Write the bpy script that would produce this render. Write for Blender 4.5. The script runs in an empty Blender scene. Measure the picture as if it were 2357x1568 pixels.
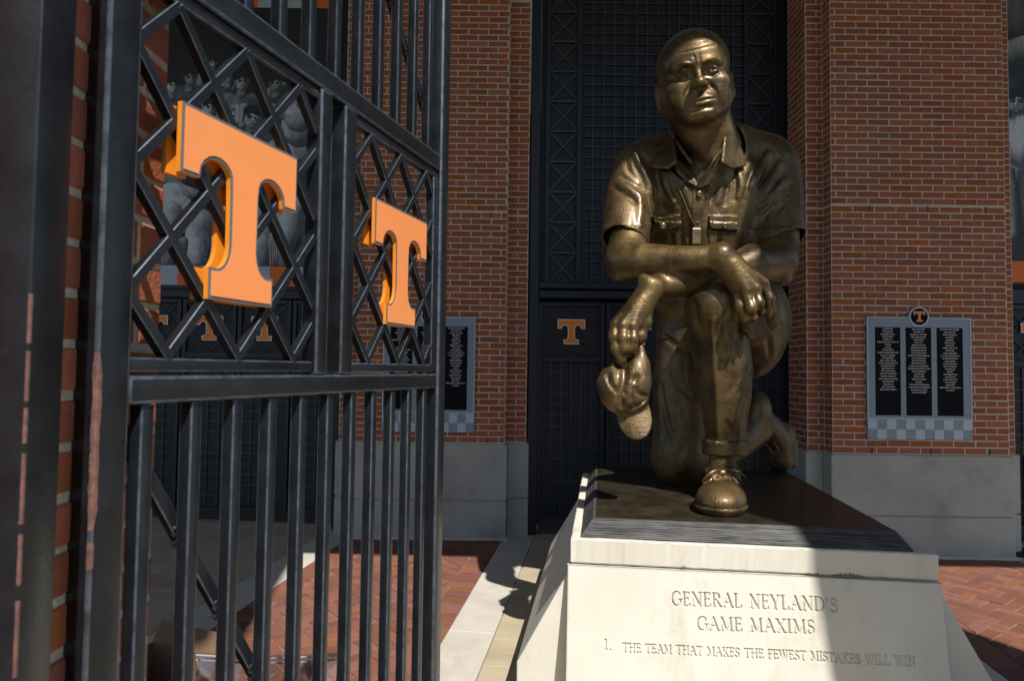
import bpy, bmesh, math, random
import numpy as np
from mathutils import Vector, Matrix
random.seed(7); rng = np.random.default_rng(7)
sc = bpy.context.scene
col = sc.collection

# ---------------------------------------------------------------- camera
CAM_H = 1.78
PITCH = math.atan(66/1570); ROLL = math.atan(0.0125)
FPX = 1570.0                                   # 24 mm lens on 36 mm, measured on a 2356 px wide print
_fw = np.array([0, math.cos(PITCH), math.sin(PITCH)])
_u0 = np.array([0, -math.sin(PITCH), math.cos(PITCH)]); _r0 = np.array([1.0, 0, 0])
_rt = _r0*math.cos(ROLL) + _u0*math.sin(ROLL); _up = _u0*math.cos(ROLL) - _r0*math.sin(ROLL)
_c = np.array([0, 0, CAM_H])
cam = bpy.data.cameras.new('camera'); cam_o = bpy.data.objects.new('camera', cam); col.objects.link(cam_o)
cam.lens = 24.0*FPX/(2356*24/36); cam.sensor_width = 36; cam.clip_start = 0.05; cam.clip_end = 3000
cam_o.matrix_world = Matrix(((_rt[0], _up[0], -_fw[0], 0), (_rt[1], _up[1], -_fw[1], 0), (_rt[2], _up[2], -_fw[2], CAM_H), (0, 0, 0, 1)))
cam.dof.use_dof = True; cam.dof.focus_distance = 3.95; cam.dof.aperture_fstop = 7.0
sc.camera = cam_o

# ---------------------------------------------------------------- sky, sun, exposure
SUN_M, SUN_K = 0.31, 0.69                     # travel of light per metre of drop: -x, +y
sun_dir = Vector((-SUN_M, SUN_K, -1)).normalized()
elev = math.asin(-sun_dir.z); azim = math.atan2(-sun_dir.x, -sun_dir.y)
w = bpy.data.worlds.new('World'); sc.world = w; w.use_nodes = True
nt = w.node_tree; nt.nodes.clear()
sky = nt.nodes.new('ShaderNodeTexSky'); sky.sky_type = 'NISHITA'; sky.sun_disc = False
sky.sun_elevation = elev; sky.sun_rotation = azim; sky.air_density = 1.2; sky.dust_density = 0.4; sky.ozone_density = 2.5
bg = nt.nodes.new('ShaderNodeBackground'); bg.inputs['Strength'].default_value = 0.092
wo = nt.nodes.new('ShaderNodeOutputWorld')
nt.links.new(sky.outputs[0], bg.inputs[0]); nt.links.new(bg.outputs[0], wo.inputs[0])
sl = bpy.data.lights.new('sun', 'SUN'); so = bpy.data.objects.new('sun', sl); col.objects.link(so)
sl.energy = 5.0; sl.angle = math.radians(0.53); sl.color = (1.0, 0.965, 0.91)
so.rotation_euler = sun_dir.to_track_quat('-Z', 'Y').to_euler(); so.location = (4, -6, 12)
sc.view_settings.view_transform = 'Standard'; sc.view_settings.look = 'None'
sc.view_settings.exposure = 0.35; sc.view_settings.gamma = 1.0; sc.view_settings.use_curve_mapping = False
sc.cycles.max_bounces = 8; sc.cycles.diffuse_bounces = 4; sc.cycles.glossy_bounces = 4; sc.cycles.transparent_max_bounces = 12
sc.cycles.use_denoising = True

# ---------------------------------------------------------------- measuring helpers
def ray(x, y): return _fw + _rt*(x-1178)/FPX + _up*(784-y)/FPX
def at(x, y, depth):
    d = ray(x, y); return _c + d*(depth/d[1])
def onh(x, y, h):
    d = ray(x, y); return _c + d*((h-CAM_H)/d[2])

# ---------------------------------------------------------------- object helpers
def tag(o, label=None, cat=None, group=None, kind=None):
    if label: o['label'] = label
    if cat: o['category'] = cat
    if group: o['group'] = group
    if kind: o['kind'] = kind
    return o
def empty(name, loc=(0, 0, 0), rz=0.0, parent=None):
    o = bpy.data.objects.new(name, None); col.objects.link(o)
    o.location = loc; o.rotation_euler = (0, 0, rz); o.empty_display_size = 0.1
    if parent: o.parent = parent
    return o
def link(name, me, m=None, parent=None, loc=None, rot=None):
    o = bpy.data.objects.new(name, me); col.objects.link(o)
    if m is not None and len(me.materials) == 0: me.materials.append(m)
    if parent: o.parent = parent
    if loc is not None: o.location = loc
    if rot is not None: o.rotation_euler = rot
    return o
def mesh_np(name, V, Fq, smooth=False):
    me = bpy.data.meshes.new(name)
    V = np.asarray(V, dtype=np.float32); Fq = np.asarray(Fq, dtype=np.int32); n = Fq.shape[1]
    me.vertices.add(len(V)); me.vertices.foreach_set('co', V.ravel())
    me.loops.add(Fq.size); me.loops.foreach_set('vertex_index', Fq.ravel())
    me.polygons.add(len(Fq)); me.polygons.foreach_set('loop_start', np.arange(0, Fq.size, n, dtype=np.int32))
    if smooth: me.polygons.foreach_set('use_smooth', np.ones(len(Fq), dtype=bool))
    me.update(calc_edges=True); me.validate()
    return me
class MB:
    """collects boxes, bars, prisms and tubes; build() links them as one mesh object"""
    def __init__(s): s.v = []; s.f = []
    def add(s, vs, fs):
        n = len(s.v); s.v += [tuple(map(float, p)) for p in vs]; s.f += [tuple(n+i for i in f) for f in fs]; return s
    def box(s, lo, hi):
        x0, y0, z0 = lo; x1, y1, z1 = hi
        return s.add([(x0,y0,z0),(x1,y0,z0),(x1,y1,z0),(x0,y1,z0),(x0,y0,z1),(x1,y0,z1),(x1,y1,z1),(x0,y1,z1)],
                     [(0,3,2,1),(4,5,6,7),(0,1,5,4),(1,2,6,5),(2,3,7,6),(3,0,4,7)])
    def bar(s, a, b, wdt, dep, up=(0, 0, 1)):
        a = Vector(a); b = Vector(b); t = (b-a).normalized(); u = Vector(up)
        if abs(t.dot(u)) > 0.99: u = Vector((0, 1, 0))
        e1 = t.cross(u).normalized()*wdt/2; e2 = e1.cross(t).normalized()*dep/2
        vs = [p + i*e1 + j*e2 for p in (a, b) for i, j in ((-1,-1),(1,-1),(1,1),(-1,1))]
        return s.add(vs, [(3,2,1,0),(4,5,6,7),(0,1,5,4),(1,2,6,5),(2,3,7,6),(3,0,4,7)])
    def prism(s, poly, d0, d1, frame):
        n = len(poly); vs = [frame(p[0], p[1], d0) for p in poly] + [frame(p[0], p[1], d1) for p in poly]
        return s.add(vs, [tuple(range(n)), tuple(range(2*n-1, n-1, -1))] + [(i, n+i, n+(i+1) % n, (i+1) % n) for i in range(n)])
    def tube(s, pts, r, n=8, closed=False):
        pts = [Vector(p) for p in pts]; m = len(pts); vs = []; up = Vector((0.13, 0.21, 0.97))
        rr = r if hasattr(r, '__len__') else [r]*m
        for i, p in enumerate(pts):
            t = (pts[min(i+1, m-1)] - pts[max(i-1, 0)]).normalized()
            e1 = t.cross(up)
            if e1.length < 0.05: e1 = t.cross(Vector((1, 0, 0)))
            e1.normalize(); e2 = t.cross(e1)
            vs += [p + rr[i]*(math.cos(2*math.pi*k/n)*e1 + math.sin(2*math.pi*k/n)*e2) for k in range(n)]
        fs = [(i*n+k, i*n+(k+1) % n, (i+1)*n+(k+1) % n, (i+1)*n+k) for i in range(m-1) for k in range(n)]
        fs += [tuple(range(n-1, -1, -1)), tuple(range((m-1)*n, m*n))]
        return s.add(vs, fs)
    def build(s, name, m, parent=None, smooth=False, bevel=0.0, kind=None, seg=2, loc=None, edge=None):
        me = bpy.data.meshes.new(name); me.from_pydata(s.v, [], s.f); me.update()
        bm = bmesh.new(); bm.from_mesh(me); bmesh.ops.recalc_face_normals(bm, faces=bm.faces)
        if bevel > 0:
            es = [e for e in bm.edges if len(e.link_faces) == 2 and e.calc_face_angle(0) > 0.6]
            bmesh.ops.bevel(bm, geom=es, offset=bevel, segments=seg, affect='EDGES', profile=0.5, clamp_overlap=True, material=1 if edge else -1)
        if smooth:
            for f in bm.faces: f.smooth = True
        bm.to_mesh(me); bm.free()
        if smooth:
            try: me.set_sharp_from_angle(angle=math.radians(40))
            except Exception: pass
        if edge: me.materials.append(m); me.materials.append(edge)
        o = link(name, me, m, parent, loc)
        if kind: o['kind'] = kind
        return o
def spline(pts, n=8):
    """Catmull-Rom through points"""
    P = [np.asarray(p, float) for p in pts]; P = [2*P[0]-P[1]] + P + [2*P[-1]-P[-2]]; out = []
    for i in range(1, len(P)-2):
        for t in np.linspace(0, 1, n, endpoint=False):
            a, b, c, d = P[i-1:i+3]
            out.append(0.5*((2*b)+(-a+c)*t+(2*a-5*b+4*c-d)*t*t+(-a+3*b-3*c+d)*t**3))
    out.append(P[-2]); return out

# ---------------------------------------------------------------- materials
MATS = {}
def mat(name, c1, c2=None, scale=6.0, rough=0.6, metal=0.0, bump=0.0, bscale=80.0, rand=0.0, coat=0.0, rvar=0.0,
        stretch=None, c3=None, s3=0.9, w3=(0.55, 0.72), spec=0.5, bdetail=6.0, contrast=(0.35, 0.65)):
    m = bpy.data.materials.new(name); m.use_nodes = True; t = m.node_tree; N = t.nodes; L = t.links; N.clear()
    out = N.new('ShaderNodeOutputMaterial'); b = N.new('ShaderNodeBsdfPrincipled'); L.new(b.outputs[0], out.inputs[0])
    b.inputs['Roughness'].default_value = rough; b.inputs['Metallic'].default_value = metal
    b.inputs['Coat Weight'].default_value = coat; b.inputs['Coat Roughness'].default_value = 0.15
    b.inputs['Specular IOR Level'].default_value = spec
    g = N.new('ShaderNodeNewGeometry'); vec = g.outputs['Position']
    if stretch:
        mp = N.new('ShaderNodeMapping'); mp.inputs['Scale'].default_value = stretch; L.new(vec, mp.inputs['Vector']); vecs = mp.outputs[0]
    else: vecs = vec
    nz = N.new('ShaderNodeTexNoise'); nz.inputs['Scale'].default_value = scale; nz.inputs['Detail'].default_value = 7; nz.inputs['Roughness'].default_value = 0.62
    L.new(vecs, nz.inputs['Vector'])
    mr = N.new('ShaderNodeMapRange'); mr.inputs[1].default_value = contrast[0]; mr.inputs[2].default_value = contrast[1]; L.new(nz.outputs['Fac'], mr.inputs[0])
    mx = N.new('ShaderNodeMix'); mx.data_type = 'RGBA'; L.new(mr.outputs[0], mx.inputs[0])
    mx.inputs[6].default_value = (*c1, 1); mx.inputs[7].default_value = (*(c2 or c1), 1); cout = mx.outputs[2]
    if c3:
        n3 = N.new('ShaderNodeTexNoise'); n3.inputs['Scale'].default_value = s3; n3.inputs['Detail'].default_value = 8; n3.inputs['Roughness'].default_value = 0.7; L.new(vecs, n3.inputs['Vector'])
        m3 = N.new('ShaderNodeMapRange'); m3.inputs[1].default_value = w3[0]; m3.inputs[2].default_value = w3[1]; L.new(n3.outputs['Fac'], m3.inputs[0])
        x3 = N.new('ShaderNodeMix'); x3.data_type = 'RGBA'; L.new(m3.outputs[0], x3.inputs[0]); L.new(cout, x3.inputs[6]); x3.inputs[7].default_value = (*c3, 1); cout = x3.outputs[2]
    if rand > 0:
        ob = N.new('ShaderNodeObjectInfo'); oa = N.new('ShaderNodeMath'); L.new(ob.outputs['Random'], oa.inputs[0]); L.new(g.outputs['Random Per Island'], oa.inputs[1])
        oi = N.new('ShaderNodeMath'); oi.operation = 'FRACT'; L.new(oa.outputs[0], oi.inputs[0]); hs = N.new('ShaderNodeHueSaturation'); L.new(cout, hs.inputs['Color'])
        v = N.new('ShaderNodeMapRange'); v.inputs[3].default_value = 1-rand; v.inputs[4].default_value = 1+rand*0.8; L.new(oi.outputs[0], v.inputs[0]); L.new(v.outputs[0], hs.inputs['Value'])
        ml = N.new('ShaderNodeMath'); ml.operation = 'MULTIPLY'; ml.inputs[1].default_value = 7.31; L.new(oi.outputs[0], ml.inputs[0])
        fr = N.new('ShaderNodeMath'); fr.operation = 'FRACT'; L.new(ml.outputs[0], fr.inputs[0])
        hm = N.new('ShaderNodeMapRange'); hm.inputs[3].default_value = 0.5-rand*0.035; hm.inputs[4].default_value = 0.5+rand*0.05; L.new(fr.outputs[0], hm.inputs[0]); L.new(hm.outputs[0], hs.inputs['Hue'])
        sm = N.new('ShaderNodeMapRange'); sm.inputs[3].default_value = 1-rand*0.6; sm.inputs[4].default_value = 1+rand*0.25; L.new(fr.outputs[0], sm.inputs[0]); L.new(sm.outputs[0], hs.inputs['Saturation'])
        cout = hs.outputs[0]
    L.new(cout, b.inputs['Base Color'])
    if rvar > 0:
        rr = N.new('ShaderNodeMapRange'); rr.inputs[3].default_value = max(0.02, rough-rvar); rr.inputs[4].default_value = min(1, rough+rvar); L.new(nz.outputs['Fac'], rr.inputs[0]); L.new(rr.outputs[0], b.inputs['Roughness'])
    if bump > 0:
        nb = N.new('ShaderNodeTexNoise'); nb.inputs['Scale'].default_value = bscale; nb.inputs['Detail'].default_value = bdetail; L.new(vecs, nb.inputs['Vector'])
        bp = N.new('ShaderNodeBump'); bp.inputs['Strength'].default_value = bump; bp.inputs['Distance'].default_value = 0.01; L.new(nb.outputs['Fac'], bp.inputs['Height']); L.new(bp.outputs[0], b.inputs['Normal'])
    MATS[name] = m; return m

M_BRICK = mat('red_brick', (0.330, 0.086, 0.033), (0.255, 0.065, 0.027), 18, 0.85, bump=0.35, bscale=140, rand=0.20, contrast=(0.3, 0.7), c3=(0.17, 0.085, 0.045), s3=1.4, w3=(0.55, 0.75))
M_MORTAR = mat('mortar', (0.56, 0.50, 0.40), (0.44, 0.39, 0.31), 30, 0.95, bump=0.6, bscale=200)
M_BASE = mat('base_concrete', (0.37, 0.375, 0.35), (0.30, 0.305, 0.29), 2.2, 0.85, bump=0.12, bscale=120, c3=(0.23, 0.22, 0.19), s3=2.2, w3=(0.56, 0.78))
M_LIME = mat('limestone', (0.66, 0.62, 0.53), (0.59, 0.55, 0.465), 3.0, 0.82, bump=0.10, bscale=200, c3=(0.44, 0.39, 0.30), s3=4.0, w3=(0.56, 0.80), stretch=(1, 1, .45))
M_SLAB = mat('tan_concrete', (0.44, 0.37, 0.25), (0.36, 0.30, 0.20), 2.0, 0.88, bump=0.25, bscale=110, c3=(0.30, 0.235, 0.15), s3=0.8, w3=(0.52, 0.75), stretch=(0.6, 1.8, 1))
M_BAND = mat('pale_concrete', (0.52, 0.475, 0.41), (0.44, 0.40, 0.34), 3.0, 0.88, bump=0.3, bscale=110, c3=(0.38, 0.33, 0.26), s3=2.2, w3=(0.56, 0.75))
M_PAVER = mat('clay_paver', (0.215, 0.074, 0.042), (0.17, 0.058, 0.036), 25, 0.85, bump=0.4, bscale=160, rand=0.24, contrast=(0.3, 0.7), c3=(0.15, 0.095, 0.065), s3=2.6, w3=(0.58, 0.72))
M_SAND = mat('joint_sand', (0.44, 0.35, 0.25), (0.16, 0.11, 0.08), 9, 0.95, bump=0.5, bscale=220)
M_IRON = mat('black_painted_iron', (0.0050, 0.0060, 0.0080), (0.010, 0.012, 0.016), 16, 0.36, bump=0.06, bscale=130, rvar=0.10, spec=0.5, c3=(0.10, 0.11, 0.125), s3=75, w3=(0.68, 0.82))
M_IRON.node_tree.nodes['Principled BSDF'].inputs['IOR'].default_value = 1.52
M_EDGEGLINT = mat('iron_edge_glint', (0.11, 0.128, 0.155), (0.045, 0.054, 0.068), 40, 0.40, metal=0.45, spec=0.6)  # ridge highlight painted on the gate's bevels, paler blue-grey than the faces
M_ASPHALT = mat('asphalt', (0.055, 0.056, 0.058), (0.040, 0.041, 0.043), 3, 0.9, bump=0.3, bscale=120)
M_DOOR = mat('black_door_steel', (0.008, 0.011, 0.017), (0.012, 0.016, 0.024), 5, 0.45, rvar=0.08, spec=0.4)
M_ORANGE = mat('orange_enamel', (0.84, 0.285, 0.090), (0.81, 0.270, 0.083), 3, 0.40, spec=0.5)  # pale salmon: the sun's sheen on the letter faces is mixed into this colour
M_EDGE = mat('orange_edge', (0.82, 0.27, 0.02), (0.80, 0.25, 0.02), 3, 0.45)
M_ORANGE2 = mat('orange_shaded', (0.74, 0.20, 0.012), None, 3, 0.5)  # orange deepened for the letters that stand in shade
M_GREY = mat('grey_outline', (0.11, 0.13, 0.14), None, 3, 0.5)
M_WHITE = mat('white_print', (0.72, 0.72, 0.72), None, 3, 0.6)
M_PLQ = mat('plaque_grey', (0.20, 0.255, 0.315), (0.19, 0.245, 0.305), 2, 0.5)
M_PLQ2 = mat('plaque_pale_grey', (0.40, 0.47, 0.55), None, 2, 0.5)
M_PLQK = mat('plaque_black', (0.006, 0.007, 0.010), None, 2, 0.75, spec=0.1)
M_GRID = mat('grid_steel', (0.030, 0.037, 0.050), (0.024, 0.030, 0.042), 5, 0.45, spec=0.5)
M_RED = mat('red_primer', (0.19, 0.085, 0.066), (0.09, 0.045, 0.040), 90, 0.75)

# ---------------------------------------------------------------- implicit modelling (numpy distance fields -> surface nets)
def _mask(P, c, r):
    d = P - c; return np.nonzero((np.abs(d[:, 0]) < r) & (np.abs(d[:, 1]) < r) & (np.abs(d[:, 2]) < r))[0]
def smin(a, b, k):
    if k <= 1e-6: return np.minimum(a, b)
    h = np.clip(0.5+0.5*(b-a)/k, 0, 1); return b*(1-h)+a*h-k*h*(1-h)
class Sculpt:
    def __init__(s): s.ops = []
    def copy(s): t = Sculpt(); t.ops = list(s.ops); return t
    def _op(s, kind, fn, c, r, k): s.ops.append((kind, fn, np.asarray(c, float), float(r), k)); return s
    def rc(s, a, b, ra, rb, k=0.04, op='u', sx=None):
        a = np.asarray(a, float); b = np.asarray(b, float); ab = b-a; L2 = max(ab@ab, 1e-9)
        def fn(P):
            t = np.clip((P-a)@ab/L2, 0, 1); return np.linalg.norm(P-(a+t[:, None]*ab), axis=1)-(ra+(rb-ra)*t)
        return s._op(op, fn, (a+b)/2, np.sqrt(L2)/2+max(ra, rb), k)
    def chain(s, pts, rs, k=0.04, op='u'):
        if not hasattr(rs, '__len__'): rs = [rs]*len(pts)
        pts = [np.asarray(p, float) for p in pts]
        segs = list(zip(pts[:-1], pts[1:], rs[:-1], rs[1:]))
        def fn(P):
            d = np.full(len(P), 9.0)
            for a, b, ra, rb in segs:
                ab = b-a; L2 = max(ab@ab, 1e-9); t = np.clip((P-a)@ab/L2, 0, 1)
                d = np.minimum(d, np.linalg.norm(P-(a+t[:, None]*ab), axis=1)-(ra+(rb-ra)*t))
            return d
        A = np.array(pts); c = (A.max(0)+A.min(0))/2
        return s._op(op, fn, c, np.abs(A-c).max()+max(rs), k)
    def ell(s, c, r, R=None, k=0.04, op='u'):
        c = np.asarray(c, float); r = np.asarray(r, float); R = np.eye(3) if R is None else np.asarray(R, float)
        def fn(P):
            q = (P-c)@R; a = np.linalg.norm(q/r, axis=1); b = np.linalg.norm(q/(r*r), axis=1)+1e-9
            return a*(a-1)/b
        return s._op(op, fn, c, r.max(), k)
    def box(s, c, h, R=None, rnd=0.01, k=0.02, op='u'):
        c = np.asarray(c, float); h = np.asarray(h, float)-rnd; R = np.eye(3) if R is None else np.asarray(R, float)
        def fn(P):
            q = np.abs((P-c)@R)-h; return np.linalg.norm(np.maximum(q, 0), axis=1)+np.minimum(q.max(1), 0)-rnd
        return s._op(op, fn, c, np.linalg.norm(h)+rnd, k)
    def fn(s, f, c, r, k=0.0, op='u'): return s._op(op, f, c, r, k)
    def relief(s, region, off, c, r):
        """raise (or sink) the surface by off inside a region: region(P) < 0, sharp edge"""
        return s._op('r', region, c, r, off)
    def disp(s, f, c, r): return s._op('d', f, c, r, 0)
    def ev(s, P, margin):
        d = np.full(len(P), 5.0); lo = P.min(0); hi = P.max(0)
        for kind, fn, c, r, k in s.ops:
            R_ = r+margin+(k if kind in 'ux' else 0)
            if (c+R_ < lo).any() or (c-R_ > hi).any(): continue
            i = _mask(P, c, r+margin+(k if kind in 'ux' else 0))
            if len(i) == 0: continue
            Q = P[i]
            if kind == 'u': d[i] = smin(d[i], fn(Q), k)
            elif kind == 'x': d[i] = -smin(-d[i], fn(Q), k)
            elif kind == 'r':
                j = np.nonzero(np.abs(d[i]) < 0.2)[0]
                if len(j):
                    g = fn(Q[j]); base = d[i[j]]
                    if k > 0: d[i[j]] = np.minimum(base, np.maximum(base-k, g))
                    else: d[i[j]] = np.maximum(base, np.minimum(base-k, -g))
            elif kind == 'd':
                j = np.nonzero(np.abs(d[i]) < 0.2)[0]
                if len(j): d[i[j]] = d[i[j]] - fn(Q[j])
        return d
    def trace(s, x, y, near=2.5, far=7.0):
        """where the sight line through a measured point meets this surface"""
        d = ray(x, y); d = d/np.linalg.norm(d); a, b = near, far
        for n in (450, 40):
            t = np.linspace(a, b, n); v = s.ev(_c+t[:, None]*d, 0.25); k = np.nonzero(v < 0.0015)[0]
            i = int(k[0]) if len(k) else int(np.argmin(v)); st = t[1]-t[0]; a, b = t[i]-st, t[i]+(st if not len(k) else 0)
        return _c+d*t[i]
    def mesh(s, name, lo, hi, h, smooth_iters=1):
        lo = np.asarray(lo, float); hi = np.asarray(hi, float); B = 4
        nb = np.ceil((hi-lo)/(h*B)).astype(int); H = h*B
        gx, gy, gz = np.meshgrid(*[np.arange(n+1) for n in nb], indexing='ij')
        P = np.stack([gx, gy, gz], -1).reshape(-1, 3)*H+lo
        Fc = s.ev(P, 2.5*H).reshape(nb+1).astype(np.float32)
        mn = np.full(tuple(nb), 9., np.float32); mx = -mn
        for i in (0, 1):
            for j in (0, 1):
                for k in (0, 1):
                    blk = Fc[i:nb[0]+i, j:nb[1]+j, k:nb[2]+k]; mn = np.minimum(mn, blk); mx = np.maximum(mx, blk)
        act = (mn < H*.75) & (mx > -H*.75)
        n = nb*B+1
        F = np.repeat(np.repeat(np.repeat(np.where(mn > 0, 1., -1.).astype(np.float32), B, 0), B, 1), B, 2)
        F = np.pad(F, ((0, 1),)*3, mode='edge')
        need = np.zeros(tuple(n), bool); A = np.argwhere(act)
        for i in range(B+1):
            for j in range(B+1):
                for k in range(B+1): need[A[:, 0]*B+i, A[:, 1]*B+j, A[:, 2]*B+k] = True
        I = np.argwhere(need)
        key = ((I[:, 0]//20)*4096+(I[:, 1]//20))*4096+I[:, 2]//20; order = np.argsort(key, kind='stable'); ks = key[order]
        cutp = np.concatenate([[0], np.nonzero(np.diff(ks))[0]+1, [len(ks)]]); val = np.empty(len(I), np.float32)
        for a, b in zip(cutp[:-1], cutp[1:]): o = order[a:b]; val[o] = s.ev(I[o]*h+lo, 1.2*H)
        F[need] = val
        return nets(name, F, lo, h, smooth_iters)
def nets(name, F, lo, h, smooth_iters=0):
    S = F < 0; n = np.array(F.shape)-1
    cnt = np.zeros(tuple(n), np.int8)
    for i in (0, 1):
        for j in (0, 1):
            for k in (0, 1): cnt += S[i:n[0]+i, j:n[1]+j, k:n[2]+k]
    C = np.argwhere((cnt > 0) & (cnt < 8)); ids = np.full(tuple(n), -1, np.int32); ids[C[:, 0], C[:, 1], C[:, 2]] = np.arange(len(C))
    off = np.array([(i, j, k) for i in (0, 1) for j in (0, 1) for k in (0, 1)])
    val = np.stack([F[C[:, 0]+o[0], C[:, 1]+o[1], C[:, 2]+o[2]] for o in off], 1)
    acc = np.zeros((len(C), 3)); w = np.zeros(len(C))
    for a in range(8):
        for b in range(a+1, 8):
            if np.abs(off[a]-off[b]).sum() != 1: continue
            m = (val[:, a] < 0) != (val[:, b] < 0)
            t = np.where(m, val[:, a]/np.where(m, val[:, a]-val[:, b], 1), 0)
            acc += np.where(m[:, None], off[a]+t[:, None]*(off[b]-off[a]), 0); w += m
    V = (C+acc/w[:, None])*h+lo; Q = []
    for ax in range(3):
        u, v = [(1, 2), (2, 0), (0, 1)][ax]
        s0 = [slice(None)]*3; s1 = [slice(None)]*3; s0[ax] = slice(0, -1); s1[ax] = slice(1, None)
        a0 = S[tuple(s0)]; a1 = S[tuple(s1)]
        E = np.argwhere(a0 != a1)
        E = E[(E[:, u] > 0) & (E[:, v] > 0) & (E[:, u] < n[u]) & (E[:, v] < n[v])]
        if len(E) == 0: continue
        eu = np.zeros(3, int); eu[u] = 1; ev = np.zeros(3, int); ev[v] = 1
        q = np.stack([ids[tuple((E-eu-ev).T)], ids[tuple((E-ev).T)], ids[tuple(E.T)], ids[tuple((E-eu).T)]], 1)
        flip = ~a0[tuple(E.T)]
        q[flip] = q[flip][:, ::-1]; Q.append(q)
    Q = np.concatenate(Q); Q = Q[(Q >= 0).all(1)]
    for _ in range(smooth_iters):
        sm = np.zeros_like(V); c = np.zeros(len(V))
        for a, b in ((0, 1), (1, 2), (2, 3), (3, 0)):
            np.add.at(sm, Q[:, a], V[Q[:, b]]); np.add.at(c, Q[:, a], 1); np.add.at(sm, Q[:, b], V[Q[:, a]]); np.add.at(c, Q[:, b], 1)
        V = 0.65*V+0.35*sm/np.maximum(c, 1)[:, None]
    return mesh_np(name, V, Q, smooth=True)
def poly2d(P2, poly):
    """signed distance to a 2-D polygon (negative inside)"""
    poly = np.asarray(poly, float); d = np.full(len(P2), 1e9); ins = np.zeros(len(P2), bool); n = len(poly)
    for i in range(n):
        a = poly[i]; b = poly[(i+1) % n]; e = b-a; wv = P2-a; t = np.clip(wv@e/max(e@e, 1e-12), 0, 1)
        d = np.minimum(d, ((wv-t[:, None]*e)**2).sum(1))
        c = ((a[1] <= P2[:, 1]) & (b[1] > P2[:, 1])) | ((b[1] <= P2[:, 1]) & (a[1] > P2[:, 1]))
        x = a[0]+(P2[:, 1]-a[1])*e[0]/(e[1] if abs(e[1]) > 1e-12 else 1e-12); ins ^= c & (P2[:, 0] < x)
    d = np.sqrt(d); return np.where(ins, -d, d)

# ================================================================ STATUE
def bronze(name, lo, mid, hi, rough=0.33, bumpk=0.35):
    m = bpy.data.materials.new(name); m.use_nodes = True; t = m.node_tree; N = t.nodes; L = t.links; N.clear()
    out = N.new('ShaderNodeOutputMaterial'); b = N.new('ShaderNodeBsdfPrincipled'); L.new(b.outputs[0], out.inputs[0])
    b.inputs['Metallic'].default_value = 0.66; b.inputs['Coat Weight'].default_value = 0.34; b.inputs['Coat Roughness'].default_value = 0.22; b.inputs['Specular IOR Level'].default_value = 0.6
    g = N.new('ShaderNodeNewGeometry'); pos = g.outputs['Position']
    n1 = N.new('ShaderNodeTexNoise'); n1.inputs['Scale'].default_value = 5.5; n1.inputs['Detail'].default_value = 9; n1.inputs['Roughness'].default_value = 0.68; L.new(pos, n1.inputs['Vector'])
    cr = N.new('ShaderNodeValToRGB'); e = cr.color_ramp.elements
    e[0].position = 0.36; e[0].color = (*lo, 1); e[1].position = 0.66; e[1].color = (*hi, 1); k = e.new(0.50); k.color = (*mid, 1)
    L.new(n1.outputs['Fac'], cr.inputs[0]); L.new(cr.outputs[0], b.inputs['Base Color'])
    # fine tooling left by the modeller's rake: short strokes at two angles
    def strokes(scale, stretch, rot):
        mp = N.new('ShaderNodeMapping'); mp.inputs['Scale'].default_value = stretch; mp.inputs['Rotation'].default_value = rot; L.new(pos, mp.inputs['Vector'])
        n = N.new('ShaderNodeTexNoise'); n.inputs['Scale'].default_value = scale; n.inputs['Detail'].default_value = 5; L.new(mp.outputs[0], n.inputs['Vector']); return n
    s1 = strokes(34, (0.8, 0.8, 2.6), (0.3, 0.5, 0.2)); s2 = strokes(52, (2.4, 0.9, 0.9), (0.1, 0.7, 0.4))
    ad = N.new('ShaderNodeMath'); L.new(s1.outputs['Fac'], ad.inputs[0]); L.new(s2.outputs['Fac'], ad.inputs[1])
    bp = N.new('ShaderNodeBump'); bp.inputs['Strength'].default_value = bumpk; bp.inputs['Distance'].default_value = 0.006; L.new(ad.outputs[0], bp.inputs['Height'])
    L.new(bp.outputs[0], b.inputs['Normal'])
    rr = N.new('ShaderNodeMapRange'); rr.inputs[1].default_value = 0.3; rr.inputs[2].default_value = 0.7; rr.inputs[3].default_value = rough-0.07; rr.inputs[4].default_value = rough+0.12
    L.new(n1.outputs['Fac'], rr.inputs[0]); L.new(rr.outputs[0], b.inputs['Roughness'])
    return m
M_SKIN = bronze('bronze_skin', (0.052, 0.031, 0.011), (0.118, 0.074, 0.026), (0.185, 0.120, 0.043), 0.44, 0.36)
M_CLOTH = bronze('bronze_cloth', (0.046, 0.029, 0.011), (0.105, 0.067, 0.025), (0.165, 0.108, 0.041), 0.48, 0.52)
M_PLATE = bronze('bronze_plate', (0.035, 0.026, 0.016), (0.060, 0.045, 0.026), (0.090, 0.068, 0.038), 0.45, 0.6)
M_RIB = mat('bronze_ribbed_edge', (0.10, 0.098, 0.094), (0.065, 0.062, 0.058), 7, 0.62, metal=0.35, bump=0.2, bscale=90, stretch=(1, 1, 6))

PLATE_H = 1.01
AX = math.radians(7.5)
a_dir = np.array([math.sin(AX), math.cos(AX), 0.0]); b_dir = np.array([math.cos(AX), -math.sin(AX), 0.0])
statue = empty('bronze_statue', tuple(onh(1655, 1110, PLATE_H)))
tag(statue, 'large bronze statue of a kneeling man in short sleeves holding a cap', 'statue')
def spart(name, me, m, parent=None):
    o = link(name, me, m, statue if parent is None else parent)
    if parent is None: o.matrix_parent_inverse = Matrix.Translation(-Vector(statue.location))
    else:
        p = parent; o.matrix_parent_inverse = Matrix.Identity(4)
    return o

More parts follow.
